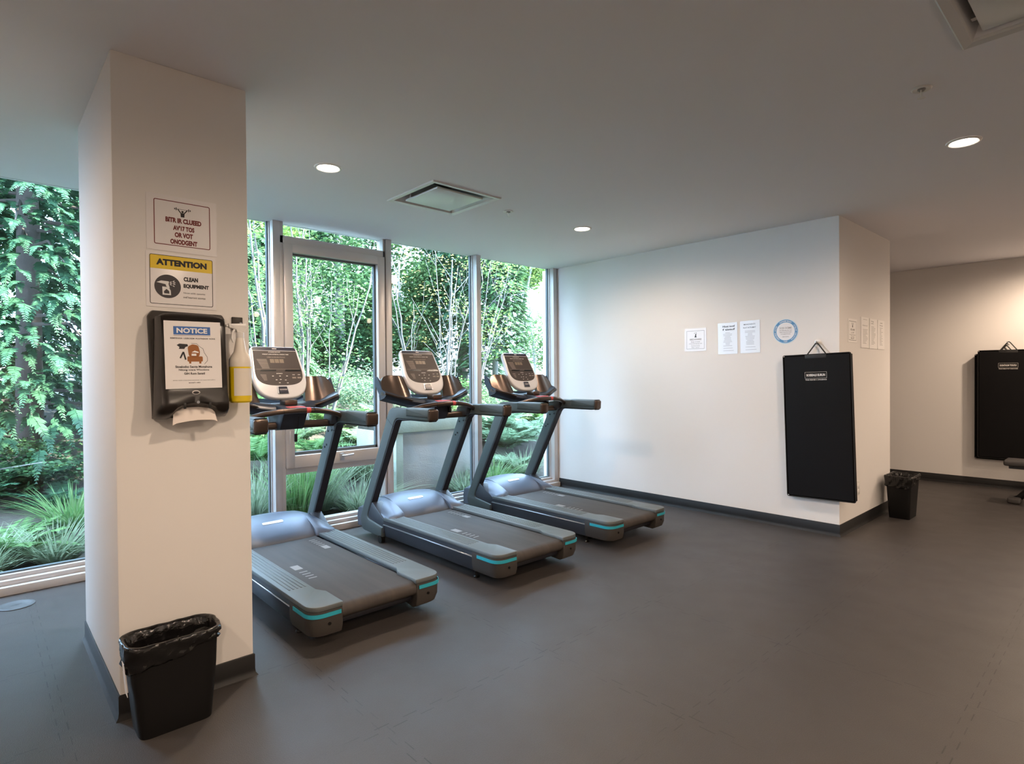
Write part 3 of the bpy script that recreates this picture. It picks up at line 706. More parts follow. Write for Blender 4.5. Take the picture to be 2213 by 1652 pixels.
p = Print().poly([(-.062, .040), (-.052, .046), (-.022, .044), (-.020, .036), (-.030, .032), (-.034, .024), (-.054, .024), (-.052, .032)], Z1).stroke([(-.050, -.014), (-.038, .012), (-.030, -.020)], .006, Z1)
p.stroke([(-.008, .048), (.012, .047), (.024, .034), (.036, .026), (.040, .010), (.052, -.010), (.052, -.024), (.040, -.038)], .0014, Z1)
p.put('tool_drawing', INK, s)
Print().poly([(-.008, .010), (.004, .018), (.020, .012), (.018, .008), (.004, .010)], Z2).rect(-.008, -.004, .010, .005, Z2).put('machine_highlight', WHITEINK, s)

# hook plate and spray bottle
hk = thing('wall_hook', 'small square black hook plate on the column beside the dispenser', 'hook', (.467, 0, 1.628))
MB().box(-.0235, .0235, -.008, 0, -.029, .029, .003).obj('plate', DISPBACK, hk)
MB().tube([(.0, -.006, -.008), (.0, -.035, -.020), (.0, -.048, -.014), (.0, -.052, .002)], .005, 10).obj('prong', SILVER, hk)
B = thing('spray_bottle', 'milky spray bottle half full of yellow cleaner hanging by the dispenser', 'spray bottle', (.452, -.088, 0))
MB().lathe([(.001, 1.272), (.040, 1.272), (.046, 1.279), (.0465, 1.300), (.0455, 1.43)], n=36, cap=False).obj('liquid', YELLIQ, B)
MB().lathe([(.0455, 1.43), (.0465, 1.445), (.045, 1.462), (.037, 1.480), (.027, 1.495), (.022, 1.520), (.0165, 1.555), (.015, 1.560)], n=36, cap=False).obj('shell', MILKY, B)
rings = []
for z in (1.303, 1.423):
    rings.append([(.0472*math.sin(a), -.0472*math.cos(a), z) for a in [math.radians(-50+100*k/20) for k in range(21)]])
lb = [[(x*1.01, y*1.01, z) for x, y, z in r] for r in rings]
o = MB().add(rings[0]+rings[1]+lb[0]+lb[1], [(i, i+1, 22+i, 21+i) for i in range(20)]+[(42+i, 63+i, 64+i, 43+i) for i in range(20)]).obj('label_patch', M('bottle_label', (.72, .66, .58), .5), B)
o['label'] = 'blank off-white label'
MB().lathe([(.015, 1.556), (.0165, 1.560), (.0165, 1.582), (.014, 1.584)], n=24).obj('collar', WHITEP, B)
MB().prism(round_poly([(-.050, 1.618), (-.046, 1.600), (-.018, 1.594), (-.014, 1.580), (.014, 1.580), (.022, 1.600), (.030, 1.606), (.026, 1.622)], [.003, .003, .006, .003, .003, .008, .004, .006], 3), -.011, .011, lambda a, b, t: (a, t, b), .004, 2).obj('spray_head', WHITEP, B)
MB().tube([(-.020, 0, 1.598), (-.030, 0, 1.580), (-.034, 0, 1.556), (-.028, 0, 1.538)], [.006, .0055, .005, .004], 10).obj('trigger', WHITEP, B)
MB().tube([(-.050, 0, 1.609), (-.058, 0, 1.609)], .006, 12).obj('nozzle', WHITEP, B)

# ------------------------------------------------------------------ waste bins
def bin_outline(x0, x1, y0, y1, r, n=6): return round_poly([(x0, y0), (x1, y0), (x1, y1), (x0, y1)], r, n)
def waste_bin(name, label, loc, rz, base, top, h, rb, rt, flip, seed):
    t = thing(name, label, 'waste bin', loc, rz)
    rnd = random.Random(seed)
    bx, by = base; tx, ty = top
    O = lambda a, b, r: bin_outline(-a, a, -b, b, r, 7)
    lev = [(0, .985, rb*.9), (.012, 1., rb), (.3, 1., rb), (.6, 1., rb), (1., 1., rt)]
    rings = []
    for f, k, r in lev:
        a = (bx+(tx-bx)*f)*k; b = (by+(ty-by)*f)*k
        rings.append([(x, y, f*h*.985) for x, y in O(a, b, r)])
    for f in (1., .5, .02):
        a = (bx+(tx-bx)*f)-.004; b = (by+(ty-by)*f)-.004; rings.append([(x, y, max(f*h*.985, .008)) for x, y in O(a, b, max(rb-.004, .004))])
    MB().loft(rings).obj('bin_body', BLACKP, t, ang=45)
    # liner folded over the rim, sagging and gathered
    n = 120
    def ringpts(a, b, r, z, wob, sag=0.):
        P = O(a, b, r); L = [0.]; Q = P+[P[0]]
        for p, q in zip(Q[:-1], Q[1:]): L.append(L[-1]+math.dist(p, q))
        out = []
        for k in range(n):
            d = L[-1]*k/n; i = max(j for j in range(len(L)) if L[j] <= d+1e-9); i = min(i, len(P)-1)
            w = (d-L[i])/max(L[i+1]-L[i], 1e-9); x = Q[i][0]+(Q[i+1][0]-Q[i][0])*w; y = Q[i][1]+(Q[i+1][1]-Q[i][1])*w
            ph = 2*PI*k/n
            g = wob*1.35*(math.sin(7*ph+z*75+seed)*.55+math.sin(17*ph+seed*2-z*110)*.45+math.sin(29*ph+z*150)*.3)
            nr = math.hypot(x, y)
            out.append((x*(1+g/nr), y*(1+g/nr), z+sag*(.5+.5*x/max(abs(a), 1e-6))+wob*.6*math.sin(13*ph+seed)+(.10*sag*math.sin(5*ph+1.+seed))))
        return out
    wr = 1.5
    rr = [ringpts(tx+.003, ty+.003, rt, h-.108, .0035, .066), ringpts(tx+.006, ty+.006, rt, h-.098, .005, .062), ringpts(tx+.005, ty+.005, rt, h-.080, .006, .050), ringpts(tx+.008, ty+.008, rt, h-.058, .006, .034), ringpts(tx+.010, ty+.010, rt, h-.035, .003, .014),
          ringpts(tx+.012, ty+.012, rt, h-.012, .0016), ringpts(tx+.009, ty+.009, rt, h-.001, .0012), ringpts(tx+.002, ty+.002, rt, h, .0012), ringpts(tx-.006, ty-.006, rt, h-.010, .002),
          ringpts(tx-.012, ty-.012, rt, h-.05, .004), ringpts(tx-.020, ty-.018, rt, h-.13, .005), ringpts(tx-.03, ty-.03, rt*.7, h-.24, .006), ringpts(tx*.6, ty*.6, rt*.5, h*.2, .004)]
    MB().loft(rr).obj('bin_liner', LINER, t, ang=70)
    return t
wb = waste_bin('waste_bin', 'slim black waste bin with liner standing against the column front', (.158, -.138, 0), 0., (.130, .092), (.162, .095), .363, .045, .075, PI, 3)
o = MB().box(-.0012, .0, -.058, -.015, .17, .30).obj('sticker', PAPER2, wb); o.matrix_local = Matrix.Translation((-.1475, .005, 0)) @ Matrix.Rotation(math.radians(-4.6), 4, 'Y'); o['label'] = 'pale paper sticker on its end'
waste_bin('waste_bin', 'small square black waste bin beside the pier, under the far wall', (6.10, -1.235, 0), 0., (.125, .085), (.160, .105), .405, .025, .03, 0., 5)

# ------------------------------------------------------------------ papers on the long wall and pier
R = (0, -1, 0); xw = XR-.0012
s = sheet('wall_sign', 'square white bordered notice, leftmost of the papers on the long wall', 'sign', (xw, .259, 1.724), R, .238, .228)
Print().frame(-.098, -.092, .098, .090, .0022, Z1, .004).put('border', INK, s)
p = Print().text('BBEDANAREE', .002, .004, .128, .017, Z1, .02).text('Shosar ot cocon', 0, -.020, .098, .012, Z1).text('ot stat canott nate tate notat', 0, -.038, .145, .008, Z1).text('ols cancons chot bot', 0, -.054, .096, .006, Z1).text('tvcacca aso otol nal', 0, -.064, .092, .006, Z1).text('Boan  ootosl', 0, -.077, .082, .008, Z1)
p.put('lettering', INKSOFT, s)
Print().disc(.004, .052, .007, Z1, 14).poly([(-.010, .024), (.014, .024), (.006, .046), (-.002, .046)], Z1).stroke([(-.014, .064), (-.004, .068)], .004, Z1).stroke([(.002, .070), (.016, .066)], .004, Z1).put('pictogram', INK, s)
for (y0, y1, z0, z1, lab, head, sd, bd) in ((.016, -.180, 1.570, 1.870, 'glossy laminated page left of its twin, heading in two bold lines, on the long wall', ('Hlost toctf', 'f tistcf'), 1, .03), (-.208, -.397, 1.573, 1.876, 'glossy laminated page between the first laminated page and the round blue sign', ('MANONENTS', 'HLAT INTRAMAT'), 2, .01)):
    w, h = y0-y1, z1-z0
    s = sheet('laminated_page', lab, 'poster', (xw, (y0+y1)/2, (z0+z1)/2), R, w, h, FILM, .012)
    p = Print()
    for k, t in enumerate(head): p.text(t, .012 if sd == 1 else -.004, h/2-.034-.03*k, .125 if sd == 1 else .110+.012*k, .019 if sd == 1 else .013, Z1, bd)
    p.put('heading', INK, s)
    p = Print(); rnd = random.Random(sd)
    for k in range(11): 
        ww = rnd.uniform(.04, .10); p.rect(-ww/2, h/2-.098-.0125*k, ww/2, h/2-.0945-.0125*k, Z1)
    p.rect(-.045, -h/2+.055, .05, -h/2+.058, Z1).rect(-.045, -h/2+.030, .06, -h/2+.033, Z1)
    p.put('text_lines', INKSOFT, s)
# round sign
s = thing('round_sign', 'round white sign with blue ring on the long wall beside the hanging mat', 'sign'); on_wall(s, (xw, -.627, 1.755), R)
MB().prism([(.110*math.cos(2*PI*k/56), .110*math.sin(2*PI*k/56)) for k in range(56)], 0, .0012, XY).obj('disc', RINGPALE, s, smooth=False)
cir = lambda r: [(r*math.cos(2*PI*k/56), r*math.sin(2*PI*k/56)) for k in range(56)]
Print().ring(cir(.1035), cir(.081), Z1).put('blue_ring', RINGBLUE, s)
Print().disc(0, 0, .079, Z1, 56).put('white_field', PAPER, s)
p = Print()
def arc(t, a0, a1, r=.0915, inside=False):
    for i, ch in enumerate(t):
        if ch == ' ': continue
        a = math.radians(a0+(a1-a0)*i/max(len(t)-1, 1)); p.text(ch, r*math.cos(a), r*math.sin(a), .0085, .011, Z2, .03, a-PI/2)
arc('CLFANOMRYMCAZT', 122, 58); arc('OTSLOT KECNTOA', 35, -55); arc('OFO', -83, -97); arc('WODNTMOD ACTSM', 232, 150)
p.put('ring_lettering', WHITEINK, s)
Print().text('DCES OCBMB', 0, .030, .105, .018, Z2, .02).text('ORLOMNROM ONS TNTF', 0, .008, .110, .0095, Z2).text('TOMCO OOUNTOR FUNBIST', 0, -.008, .108, .0095, Z2).text('COTUAMATETNIANI', 0, -.024, .085, .0085, Z2).text('ORF SOVA', 0, -.048, .058, .010, Z2).put('lettering', INKSOFT, s)
# pier papers
yp = YP-.0012; R2 = (1, 0, 0)
s = sheet('wall_sign', 'white bordered notice with lifter pictogram, leftmost paper on the pier', 'sign', (5.240, yp, 1.750), R2, .230, .206, PAPER2)
Print().frame(-.094, -.085, .094, .082, .003, Z1, .006).put('border', INK, s)
Print().text('BOAM', 0, .008, .10, .018, Z1, .03).text('L. OIT', 0, -.018, .08, .014, Z1).text('Nukarmauty', 0, -.038, .15, .011, Z1).text('OI aygo', 0, -.052, .09, .010, Z1).text('BILST', 0, -.067, .09, .013, Z1, .03).put('lettering', INKSOFT, s)
Print().poly([(-.009, .028), (.009, .028), (.008, .046), (-.008, .046)], Z1).stroke([(-.005, .046), (-.016, .068)], .006, Z1).stroke([(.005, .046), (.016, .068)], .006, Z1).put('pictogram', INK, s)
for k, (x0, x1, z0, z1, lab) in enumerate(((5.463, 5.683, 1.607, 1.886, 'tall text page on the pier, first right of the bordered notice'), (5.704, 5.925, 1.604, 1.884, 'tall text page on the pier, middle of the three text pages'), (5.942, 6.150, 1.604, 1.884, 'tall text page on the pier nearest its right edge'))):
    h = z1-z0; s = sheet('text_page', lab, 'poster', ((x0+x1)/2, yp, (z0+z1)/2), R2, x1-x0, h, PAPER2, th=.004, group='text pages on the pier')
    p = Print(); rnd = random.Random(20+k); z = .0044
    for j in range(14):
        if k == 0 and j < 3: continue
        ww = rnd.uniform(.07, .14); xo = -.07 if k < 2 else -.05; b = .0016; p.rect(xo, h/2-.075-.0125*j-b, xo+ww*(1 if k < 2 else .7), h/2-.075-.0125*j+b, z)
    p.put('text_lines', INKSOFT, s)
    p = Print()
    if k == 1: p.text('Wong', -.04, h/2-.026, .075, .014, z, .03).text('cofio', -.04, h/2-.044, .08, .011, z)
    if k == 2: p.text('wocl', .0, h/2-.026, .07, .013, z, .03).text('Rolone', .0, h/2-.050, .095, .012, z)
    if k == 0: p.rect(-.06, h/2-.022, .05, h/2-.0195, z).text('Hoscnit ot ool', -.01, h/2-.075, .13, .010, z)
    p.put('heading', INKSOFT, s)
ol = thing('wall_outlet', 'white outlet plate low on the pier beside the hanging mat', 'outlet', (5.375, YP, .350))
MB().box(-.040, .040, -.007, 0, -.060, .060, .003).obj('plate', WHITEP, ol)
for z in (-.025, .025): MB().box(-.017, .017, -.009, -.006, z-.014, z+.014, .002).obj('socket', PAPER2, ol)

# ------------------------------------------------------------------ hanging exercise mats
def exercise_mat(label, origin, right, tilt, w, h, th, logo, group=None):
    """origin: middle of the mat's back; local x right, y up, z away from the wall"""
    t = thing('exercise_mat', label, 'exercise mat', group=group); on_wall(t, origin, right, tilt)
    bm = bmesh.new(); bmesh.ops.create_cube(bm, size=1)
    for v in bm.verts: v.co = Vector((v.co.x*w, v.co.y*h, (v.co.z+.5)*th))
    bmesh.ops.subdivide_edges(bm, edges=bm.edges[:], cuts=5, use_grid_fill=True)
    for v in bm.verts:
        a, b = abs(v.co.x)/(w/2), abs(v.co.y)/(h/2)
        if v.co.z > th*.9: v.co.z += .006*(1-a**4)*(1-b**4)
    bmesh.ops.bevel(bm, geom=[e for e in bm.edges if len(e.link_faces) == 2 and e.calc_face_angle(0) > 1.], offset=.012, segments=3, affect='EDGES')
    MB().addbm(bm).obj('pad', MATV, t, ang=60)
    # piping around the front edge
    P = round_poly([(-w/2, -h/2), (w/2, -h/2), (w/2, h/2), (-w/2, h/2)], .016, 4)
    MB().tube([(a, b, th-.004) for a, b in P+P[:1]], .0035, 6).obj('piping', STRAP, t)
    sx = -.0
    for q in (-1, 1): 
        MB().tube([(sx+q*.072, h/2-.012, th*.5), (sx+q*.072, h/2+.004, th*.5), (sx+q*.012, h/2+.088, .014), (sx, h/2+.098, .014)], .0055, 8).obj('hanging_strap', STRAP, t)
    MB().box(-.085, .085, h/2-.034, h/2-.004, th-.002, th+.002, .001).obj('strap_patch', STRAP, t)
    if logo:
        z = th+.0075
        Print().frame(-.088, h/2-.205, .088, h/2-.152, .0018, z, .002).put('label_border', PRINT, t)
        Print().text(logo[0], 0, h/2-.1785, .150, .022, z, .05).text(logo[1], 0, h/2-.218, .172, .011, z, .03).put('label_lettering', PRINT, t)
    return t
exercise_mat('black hanging exercise mat at the end of the long wall, overhanging the pier corner', (XR-.012, -.918, .925), (0, -1, 0), math.radians(1.7), .545, 1.235, .052, ('BOESEALE EURUN', 'TRNE REBOBE C ONUESNOS'))
hk = thing('wall_hook', 'white round wall hook holding the strap of the mat on the long wall', 'hook'); on_wall(hk, (XR, -.898, 1.648), (0, -1, 0))
MB().lathe([(.026, 0), (.026, .005), (.018, .010), (.010, .012)], n=24).obj('plate', WHITEP, hk)
MB().tube([(0, 0, .010), (0, -.010, .026), (0, -.006, .036), (0, .006, .038)], .005, 10).obj('prong', SILVER, hk)
exercise_mat('black hanging exercise mat on the far wall, front one of the pair', (XF-.062, -1.730, .995), (0, -1, 0), 0., .555, 1.27, .05, ('DONTHUM TOUOU', 'TRNE REBOTOF FAIRCOSES'))
exercise_mat('black hanging exercise mat on the far wall, tucked behind the front mat', (XF-.008, -1.700, .965), (0, -1, 0), 0., .57, 1.25, .05, None)
hk = thing('wall_hook', 'steel wall hook above the two mats on the far wall', 'hook'); on_wall(hk, (XF, -1.72, 1.712), (0, -1, 0))
MB().lathe([(.018, 0), (.018, .006), (.010, .010)], n=20).obj('plate', WHITEP, hk)
MB().tube([(0, 0, .008), (0, -.008, .08), (0, .004, .10), (0, .016, .10)], .006, 10).obj('prong', SILVER, hk)

# weight bench, mostly outside the photo
wbn = thing('weight_bench', 'grey padded weight bench cut off by the right edge, in front of the far mats', 'bench', (7.62, -1.86, 0))
MB().box(-.14, .14, -1.15, .06, .395, .455, .02, 3).obj('bench_pad', M('bench_vinyl', (.07, .066, .066), .45), wbn)
MB().box(-.10, .10, -1.10, .02, .365, .396, .006).obj('bench_frame', TMDARK, wbn)
MB().tube([(0, -.30, .37), (0, -.06, .06), (0, -.02, .035)], .032, 10).obj('bench_leg', BLACKP, wbn)
MB().tube([(0, -.80, .37), (0, -1.02, .04)], .032, 10).obj('bench_leg', BLACKP, wbn)
for y in (-.02, -1.02): MB().box(-.10, .10, y-.055, y+.055, 0, .062, .018, 3).obj('bench_foot', M('rubber_foot', (.06, .055, .053), .6), wbn)

# ------------------------------------------------------------------ the garden outside
def gz(x, y): return -.03+max(0, min(y, 6)-2.7)*.22+max(0, y-6)*.09
def sx_(s, y): return -.41+s*(y+2.80)      # along a sight line of the room's plan
mb = MB(); nx, ny = 70, 60; vs_ = []; fs = []
for j in range(ny+1):
    for i in range(nx+1):
        x = -8+34*i/nx; y = 2.28+27*(j/ny)**1.6
        vs_.append((x, y, gz(x, y)+(.05*math.sin(x*2.1+y)*math.sin(y*1.7-x*.6) if y > 2.9 else 0)))
for j in range(ny):
    for i in range(nx): a = j*(nx+1)+i; fs.append((a, a+1, a+nx+2, a+nx+1))
struct(mb.add(vs_, fs).obj('ground', SOIL, ang=80))

def quads(name, V, mat, parent=None, smooth=False):
    """V: (n,4,3) array of separate leaf quads -> one mesh"""
    V = np.asarray(V, dtype=np.float32); n = len(V); me = bpy.data.meshes.new(name)
    me.vertices.add(n*4); me.vertices.foreach_set('co', V.reshape(-1)); me.loops.add(n*4); me.loops.foreach_set('vertex_index', np.arange(n*4, dtype=np.int32))
    me.polygons.add(n); me.polygons.foreach_set('loop_start', np.arange(0, n*4, 4, dtype=np.int32)); me.update(calc_edges=True); me.validate()
    return link(name, me, mat, parent, None)
def unit(a): return a/(np.linalg.norm(a, axis=-1, keepdims=True)+1e-9)
def leaves(P, size, rng, flat=.3, aspect=.55, droop=0.):
    """kite-shaped leaves at the points P"""
    n = len(P); d = rng.normal(size=(n, 3)); d[:, 2] = d[:, 2]*flat-droop; d = unit(d)
    up = rng.normal(size=(n, 3))*.6+np.array([0, 0, 1.]); s = unit(np.cross(d, up)); L = size*rng.uniform(.6, 1.35, (n, 1)); w = L*aspect*.5
    nrm = np.cross(s, d)*L*.12
    return np.stack([P, P+d*L*.45+s*w+nrm, P+d*L, P+d*L*.45-s*w+nrm], 1)
def fronds(base, d, L, rng, pairs=12, pin=.3, pw=.22, ang=60., droop=.35, kind='fern'):
    """feathery sprays: base (n,3), direction (n,3), length (n,)"""
    n = len(base); d = unit(d); up = np.array([0, 0, 1.]); s = unit(np.cross(d, up+rng.normal(size=(n, 3))*.15)); out = []
    ca, sa = math.cos(math.radians(ang)), math.sin(math.radians(ang)); L = np.asarray(L)[:, None]
    pos = lambda t: base+d*L*t-up*droop*L*t*t
    tan = lambda t: unit(d*L-up*2*droop*L*t)
    for i in range(pairs):
        t = (i+.7)/pairs; p = pos(t); tg = tan(t)
        prof = (math.sin(PI*min(1, .22+.80*t))**.8 if kind == 'fern' else (1-t)*.9+.22)
        for sg in (-1, 1):
            q = unit(tg*ca+s*sg*sa-up*.10+rng.normal(size=(n, 3))*.07); l = L*pin*prof*rng.uniform(.85, 1.15, (n, 1)); w = l*pw*.5 if kind != 'fern' else L*.55/pairs*np.ones((n, 1))
            b = unit(np.cross(q, np.cross(s, tg)))*w
            out.append(np.stack([p, p+q*l*.4+b, p+q*l, p+q*l*.4-b], 1))
    t0, t1 = pos(0.), pos(1.); tm = pos(.5); w = s*.006
    out.append(np.stack([t0-w, tm-w*.7, tm+w*.7, t0+w], 1)); out.append(np.stack([tm-w*.7, t1, t1+w*.2, tm+w*.7], 1))
    return np.concatenate(out, 0)
def grass(c, r, h, n, rng, spread=.6, w=.006):
    a = rng.uniform(0, 2*PI, n); rr = r*np.sqrt(rng.uniform(0, 1, n)); b = np.stack([c[0]+rr*np.cos(a), c[1]+rr*np.sin(a), np.full(n, c[2])], 1)
    d = np.stack([np.cos(a), np.sin(a), np.zeros(n)], 1)*spread*rng.uniform(.3, 1.2, (n, 1))+rng.normal(size=(n, 3))*.15; d[:, 2] = 1.; L = h*rng.uniform(.6, 1.15, (n, 1))
    hz_ = d.copy(); hz_[:, 2] = 0; s = unit(np.cross(d, np.array([0, 0, 1.]))+1e-6)*w; out = []
    P = lambda t: b+d*L*t+hz_*L*t*t*.55-np.array([0, 0, 1.])*L*.42*t*t*np.linalg.norm(hz_, axis=1, keepdims=True)
    for k in range(4):
        t0, t1 = k/4, (k+1)/4; w0, w1 = (1-t0**1.5), (1-t1**1.5)
        out.append(np.stack([P(t0)-s*w0, P(t1)-s*w1, P(t1)+s*w1, P(t0)+s*w0], 1))
    return np.concatenate(out, 0)
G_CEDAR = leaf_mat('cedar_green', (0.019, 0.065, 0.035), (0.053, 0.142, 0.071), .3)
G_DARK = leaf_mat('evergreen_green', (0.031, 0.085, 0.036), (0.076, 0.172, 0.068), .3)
G_MID = leaf_mat('mid_green', (0.052, 0.113, 0.042), (0.125, 0.219, 0.077), .4)
G_LIME = leaf_mat('lime_green', (0.087, 0.181, 0.045), (0.199, 0.292, 0.089), .5)
G_GOLD = leaf_mat('golden_leaf', (0.170, 0.159, 0.051), (0.314, 0.258, 0.113), .5)
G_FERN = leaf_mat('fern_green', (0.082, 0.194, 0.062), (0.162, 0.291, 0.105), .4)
G_FERNP = leaf_mat('pale_fern_green', (0.129, 0.220, 0.128), (0.223, 0.323, 0.193), .4)
G_GRASS = leaf_mat('grass_pale', (0.141, 0.206, 0.124), (0.280, 0.337, 0.221), .35)
G_GRASSB = leaf_mat('grass_bright', (0.076, 0.187, 0.057), (0.168, 0.279, 0.104), .35)

# gravel strip under the glass: nobody could count the pebbles
rng = np.random.default_rng(11); mb = MB()
for k in range(900):
    x = rng.uniform(-1.6, 5.0); y = rng.uniform(2.30, 2.62); r = rng.uniform(.010, .024); a = rng.uniform(0, 6.28)
    q = [(math.cos(a+2*PI*i/6), math.sin(a+2*PI*i/6)) for i in range(6)]
    mb.loft([[(x+u*r*.8, y+v*r*.6, -.02) for u, v in q], [(x+u*r*1.1, y+v*r*.8, r*.4) for u, v in q], [(x+u*r*.5, y+v*r*.4, r*.85) for u, v in q]])
gv = mb.obj('gravel', PEB, ang=60); gv['kind'] = 'stuff'; tag(gv, 'strip of grey and white pebbles outside along the window sills', 'gravel')

# concrete planter wall
cwl = thing('concrete_planter', 'low grey concrete planter wall with a thick cap outside the middle window', 'planter', (3.115, 3.0, 0))
MB().box(.0, 1.14, 0, .10, -.05, .725, .006).obj('wall_panel', CONC, cwl)
MB().box(-.02, .075, -.035, .9, -.05, .726, .006).obj('corner_post', CONCG, cwl)
MB().box(-.035, 1.16, -.045, .16, .726, .90, .012).obj('cap', CONCG, cwl)
MB().box(.0, 1.14, .16, .9, -.05, .80).obj('planter_fill', SOIL, cwl)

def stem_paths(base, tops, r0, rng, wob=.04, split=.25):
    """several stems leaving one root; returns [(path, radii)]"""
    out = []
    for tp, r in tops:
        P = []; A = Vector(base); Bv = Vector(tp); n = 9
        for k in range(n+1):
            t = k/n; e = t**1.15; p = A.lerp(Bv, t); p.x = A.x+(Bv.x-A.x)*e; p.y = A.y+(Bv.y-A.y)*e
            p += Vector((rng.normal()*wob*t*(1-t*.5), rng.normal()*wob*t*(1-t*.5), 0)); P.append(p)
        out.append((P, [max(.004, r*(1-.65*k/n)) for k in range(n+1)]))
    return out
def bare_stems(mb, base, tops, r0, rng, twigs=6):
    tips = []
    for P, R_ in stem_paths(base, tops, r0, rng):
        mb.tube(P, R_, 7); tips.append(P[-1])
        for k in range(twigs):
            i = rng.integers(3, len(P)-1); a = P[i]; d = (P[-1]-P[0]).normalized()+Vector((rng.normal()*.55, rng.normal()*.55, abs(rng.normal())*.3)); L = rng.uniform(.3, .7)
            mid = a+d*L*.5+Vector((rng.normal()*.04, rng.normal()*.04, .03)); e = a+d*L+Vector((0, 0, .10))
            mb.tube([a, mid, e], [R_[i]*.55, R_[i]*.4, .003], 5); tips += [mid, e]
    return tips
def clumps(centre, rad, nclump, per, csize, rng, hollow=.35):
    d = unit(rng.normal(size=(nclump, 3))); r = rng.uniform(hollow, 1, (nclump, 1))**.6; c = np.array(centre)+d*r*np.array(rad)
    return (c[:, None, :]+rng.normal(size=(nclump, per, 3))*csize*np.array([1, 1, .55])).reshape(-1, 3)
def broadleaf(name, label, s, y, h, crown, leafmat, n, lsize, seed, bark=BARKM, r=.06, tops=None, group=None, per=26, cs=.16):
    """crown: list of (ds, dz, rx, rz) lumps measured from the foot; n: clumps per lump"""
    rng = np.random.default_rng(seed); x = sx_(s, y); z = gz(x, y)-.05; t = thing(name, label, 'tree', (x, y, z), group=group)
    mb = MB()
    tp = tops or [((rng.normal()*.3, rng.normal()*.3, h*.9), r)]
    tips = bare_stems(mb, (0, 0, 0), tp, r, rng)
    mb.obj('trunk', bark, t, ang=60)
    P = [clumps((dx, rng.normal()*.2, dz), (rx, rx*.8, rz), n, per, cs, rng) for dx, dz, rx, rz in crown]
    quads('foliage', leaves(np.concatenate(P), lsize, rng), leafmat, t)
    return t
def conifer(name, label, x, y, h, rad, n, seed, mat=G_CEDAR, L=(.35, .6), z0=.5, droop=.55, bark=BARKD, tr=.13, pairs=9, pin=.34, group=None, zmax=None, power=.8):
    rng = np.random.default_rng(seed); z = gz(x, y)-.05; t = thing(name, label, 'tree', (x, y, z), group=group)
    mb = MB().tube([(0, 0, 0), (.02, .01, h*.33), (-.01, 0, h*.66), (0, 0, h)], [tr, tr*.8, tr*.5, .02], 12)
    zz = rng.uniform(0, 1, n)**.85; a = rng.uniform(0, 2*PI, n); zh = z0+(h-z0)*zz; R_ = rad*(1-zz**1.3)**power+.10
    rr = R_*rng.uniform(.45, 1., n)**.6
    b = np.stack([rr*np.cos(a)*.86, rr*np.sin(a)*.86, zh-.22*rr], 1); d = np.stack([np.cos(a), np.sin(a), rng.uniform(-.35, .15, n)], 1)+rng.normal(size=(n, 3))*.25
    for k in range(0, n, max(1, n//70)):
        mb.tube([(0, 0, zh[k]), (b[k][0]*.6, b[k][1]*.6, zh[k]-.03), tuple(b[k])], [.022, .014, .006], 5)
    mb.obj('trunk', bark, t, ang=60)
    Ls = rng.uniform(*L, n)
    quads('foliage', fronds(b, d, Ls, rng, pairs, pin, .42, 42., droop, 'cedar'), mat, t)
    return t
conifer('cedar_tree', 'dark drooping cedar tree filling the window left of the column', .02, 5.6, 7.5, 1.75, 9500, 21, L=(.18, .38), z0=.55, droop=.40, pairs=13, pin=.30)
conifer('cedar_tree', 'dark cedar deeper in the shade behind the drooping cedar left of the column', -.55, 8.4, 8.5, 2.3, 3200, 22, mat=G_DARK, L=(.4, .7), z0=.2)
conifer('cedar_tree', 'cedar with dense sprays just right of the column, beyond the first treadmill', sx_(.345, 6.5), 6.5, 2.9, .95, 2200, 23, mat=G_DARK, L=(.2, .38), z0=.2)

# evergreens beyond the right-hand panes
conifer('evergreen_tree', 'tall dark bushy evergreen just left of the last mullion', sx_(.775, 8.2), 8.2, 6.5, 1.15, 5200, 31, mat=G_CEDAR, L=(.20, .36), z0=.4, droop=.2, power=.45)
conifer('evergreen_tree', 'dark rounded evergreen on a bare grey trunk behind the end pane', sx_(.868, 6.6), 6.6, 4.2, .74, 4200, 32, mat=G_DARK, L=(.16, .30), z0=1.05, droop=.2, bark=BARKM, tr=.07, power=.35)
# pale trunks and stems
t = thing('bare_trunk', 'straight thick pale trunk behind the tilting window pane', 'tree', (sx_(.492, 9), 9, gz(5, 9)-.1))
MB().tube([(0, 0, 0), (.01, 0, 2), (-.03, 0, 4), (.02, 0, 6.5)], [.105, .098, .09, .075], 16).obj('trunk', BARKM, t, ang=60)
def sapling(label, s, y, tops, seed, leafmat=None, nleaf=0, lsize=.06, r=.02, twigs=3, base_z=None):
    rng = np.random.default_rng(seed); x = sx_(s, y); z = gz(x, y)-.03 if base_z is None else base_z; t = thing('sapling', label, 'sapling', (x, y, z))
    mb = MB(); tips = bare_stems(mb, (0, 0, 0), [((sx_(a, y)-x, dy, (1.384+q*(y+2.8))-z), rr) for a, q, dy, rr in tops], r, rng, twigs)
    mb.obj('stem', BARKP, t, ang=60)
    if nleaf:
        C_ = np.array([tuple(p) for p in tips]); c = C_[rng.integers(0, len(C_), nleaf//14)]
        P = (c[:, None, :]+rng.normal(size=(len(c), 14, 3))*np.array([.16, .16, .08])).reshape(-1, 3); quads('foliage', leaves(P, lsize, rng), leafmat, t)
    return t
sapling('pale many-stemmed sapling rising behind the console of the nearest treadmill', .43, 5.0, [(.385, .17, .1, .024), (.398, .30, -.1, .022), (.441, .30, .2, .022), (.418, .10, .0, .016), (.455, .27, .3, .014)], 41, G_MID, 1400, .06, twigs=4)
sapling('pale sapling with long stems leaning right across the tilting pane', .462, 4.7, [(.562, .20, .0, .022), (.548, .16, .2, .018), (.50, .18, .3, .012)], 42, G_MID, 500, .06)
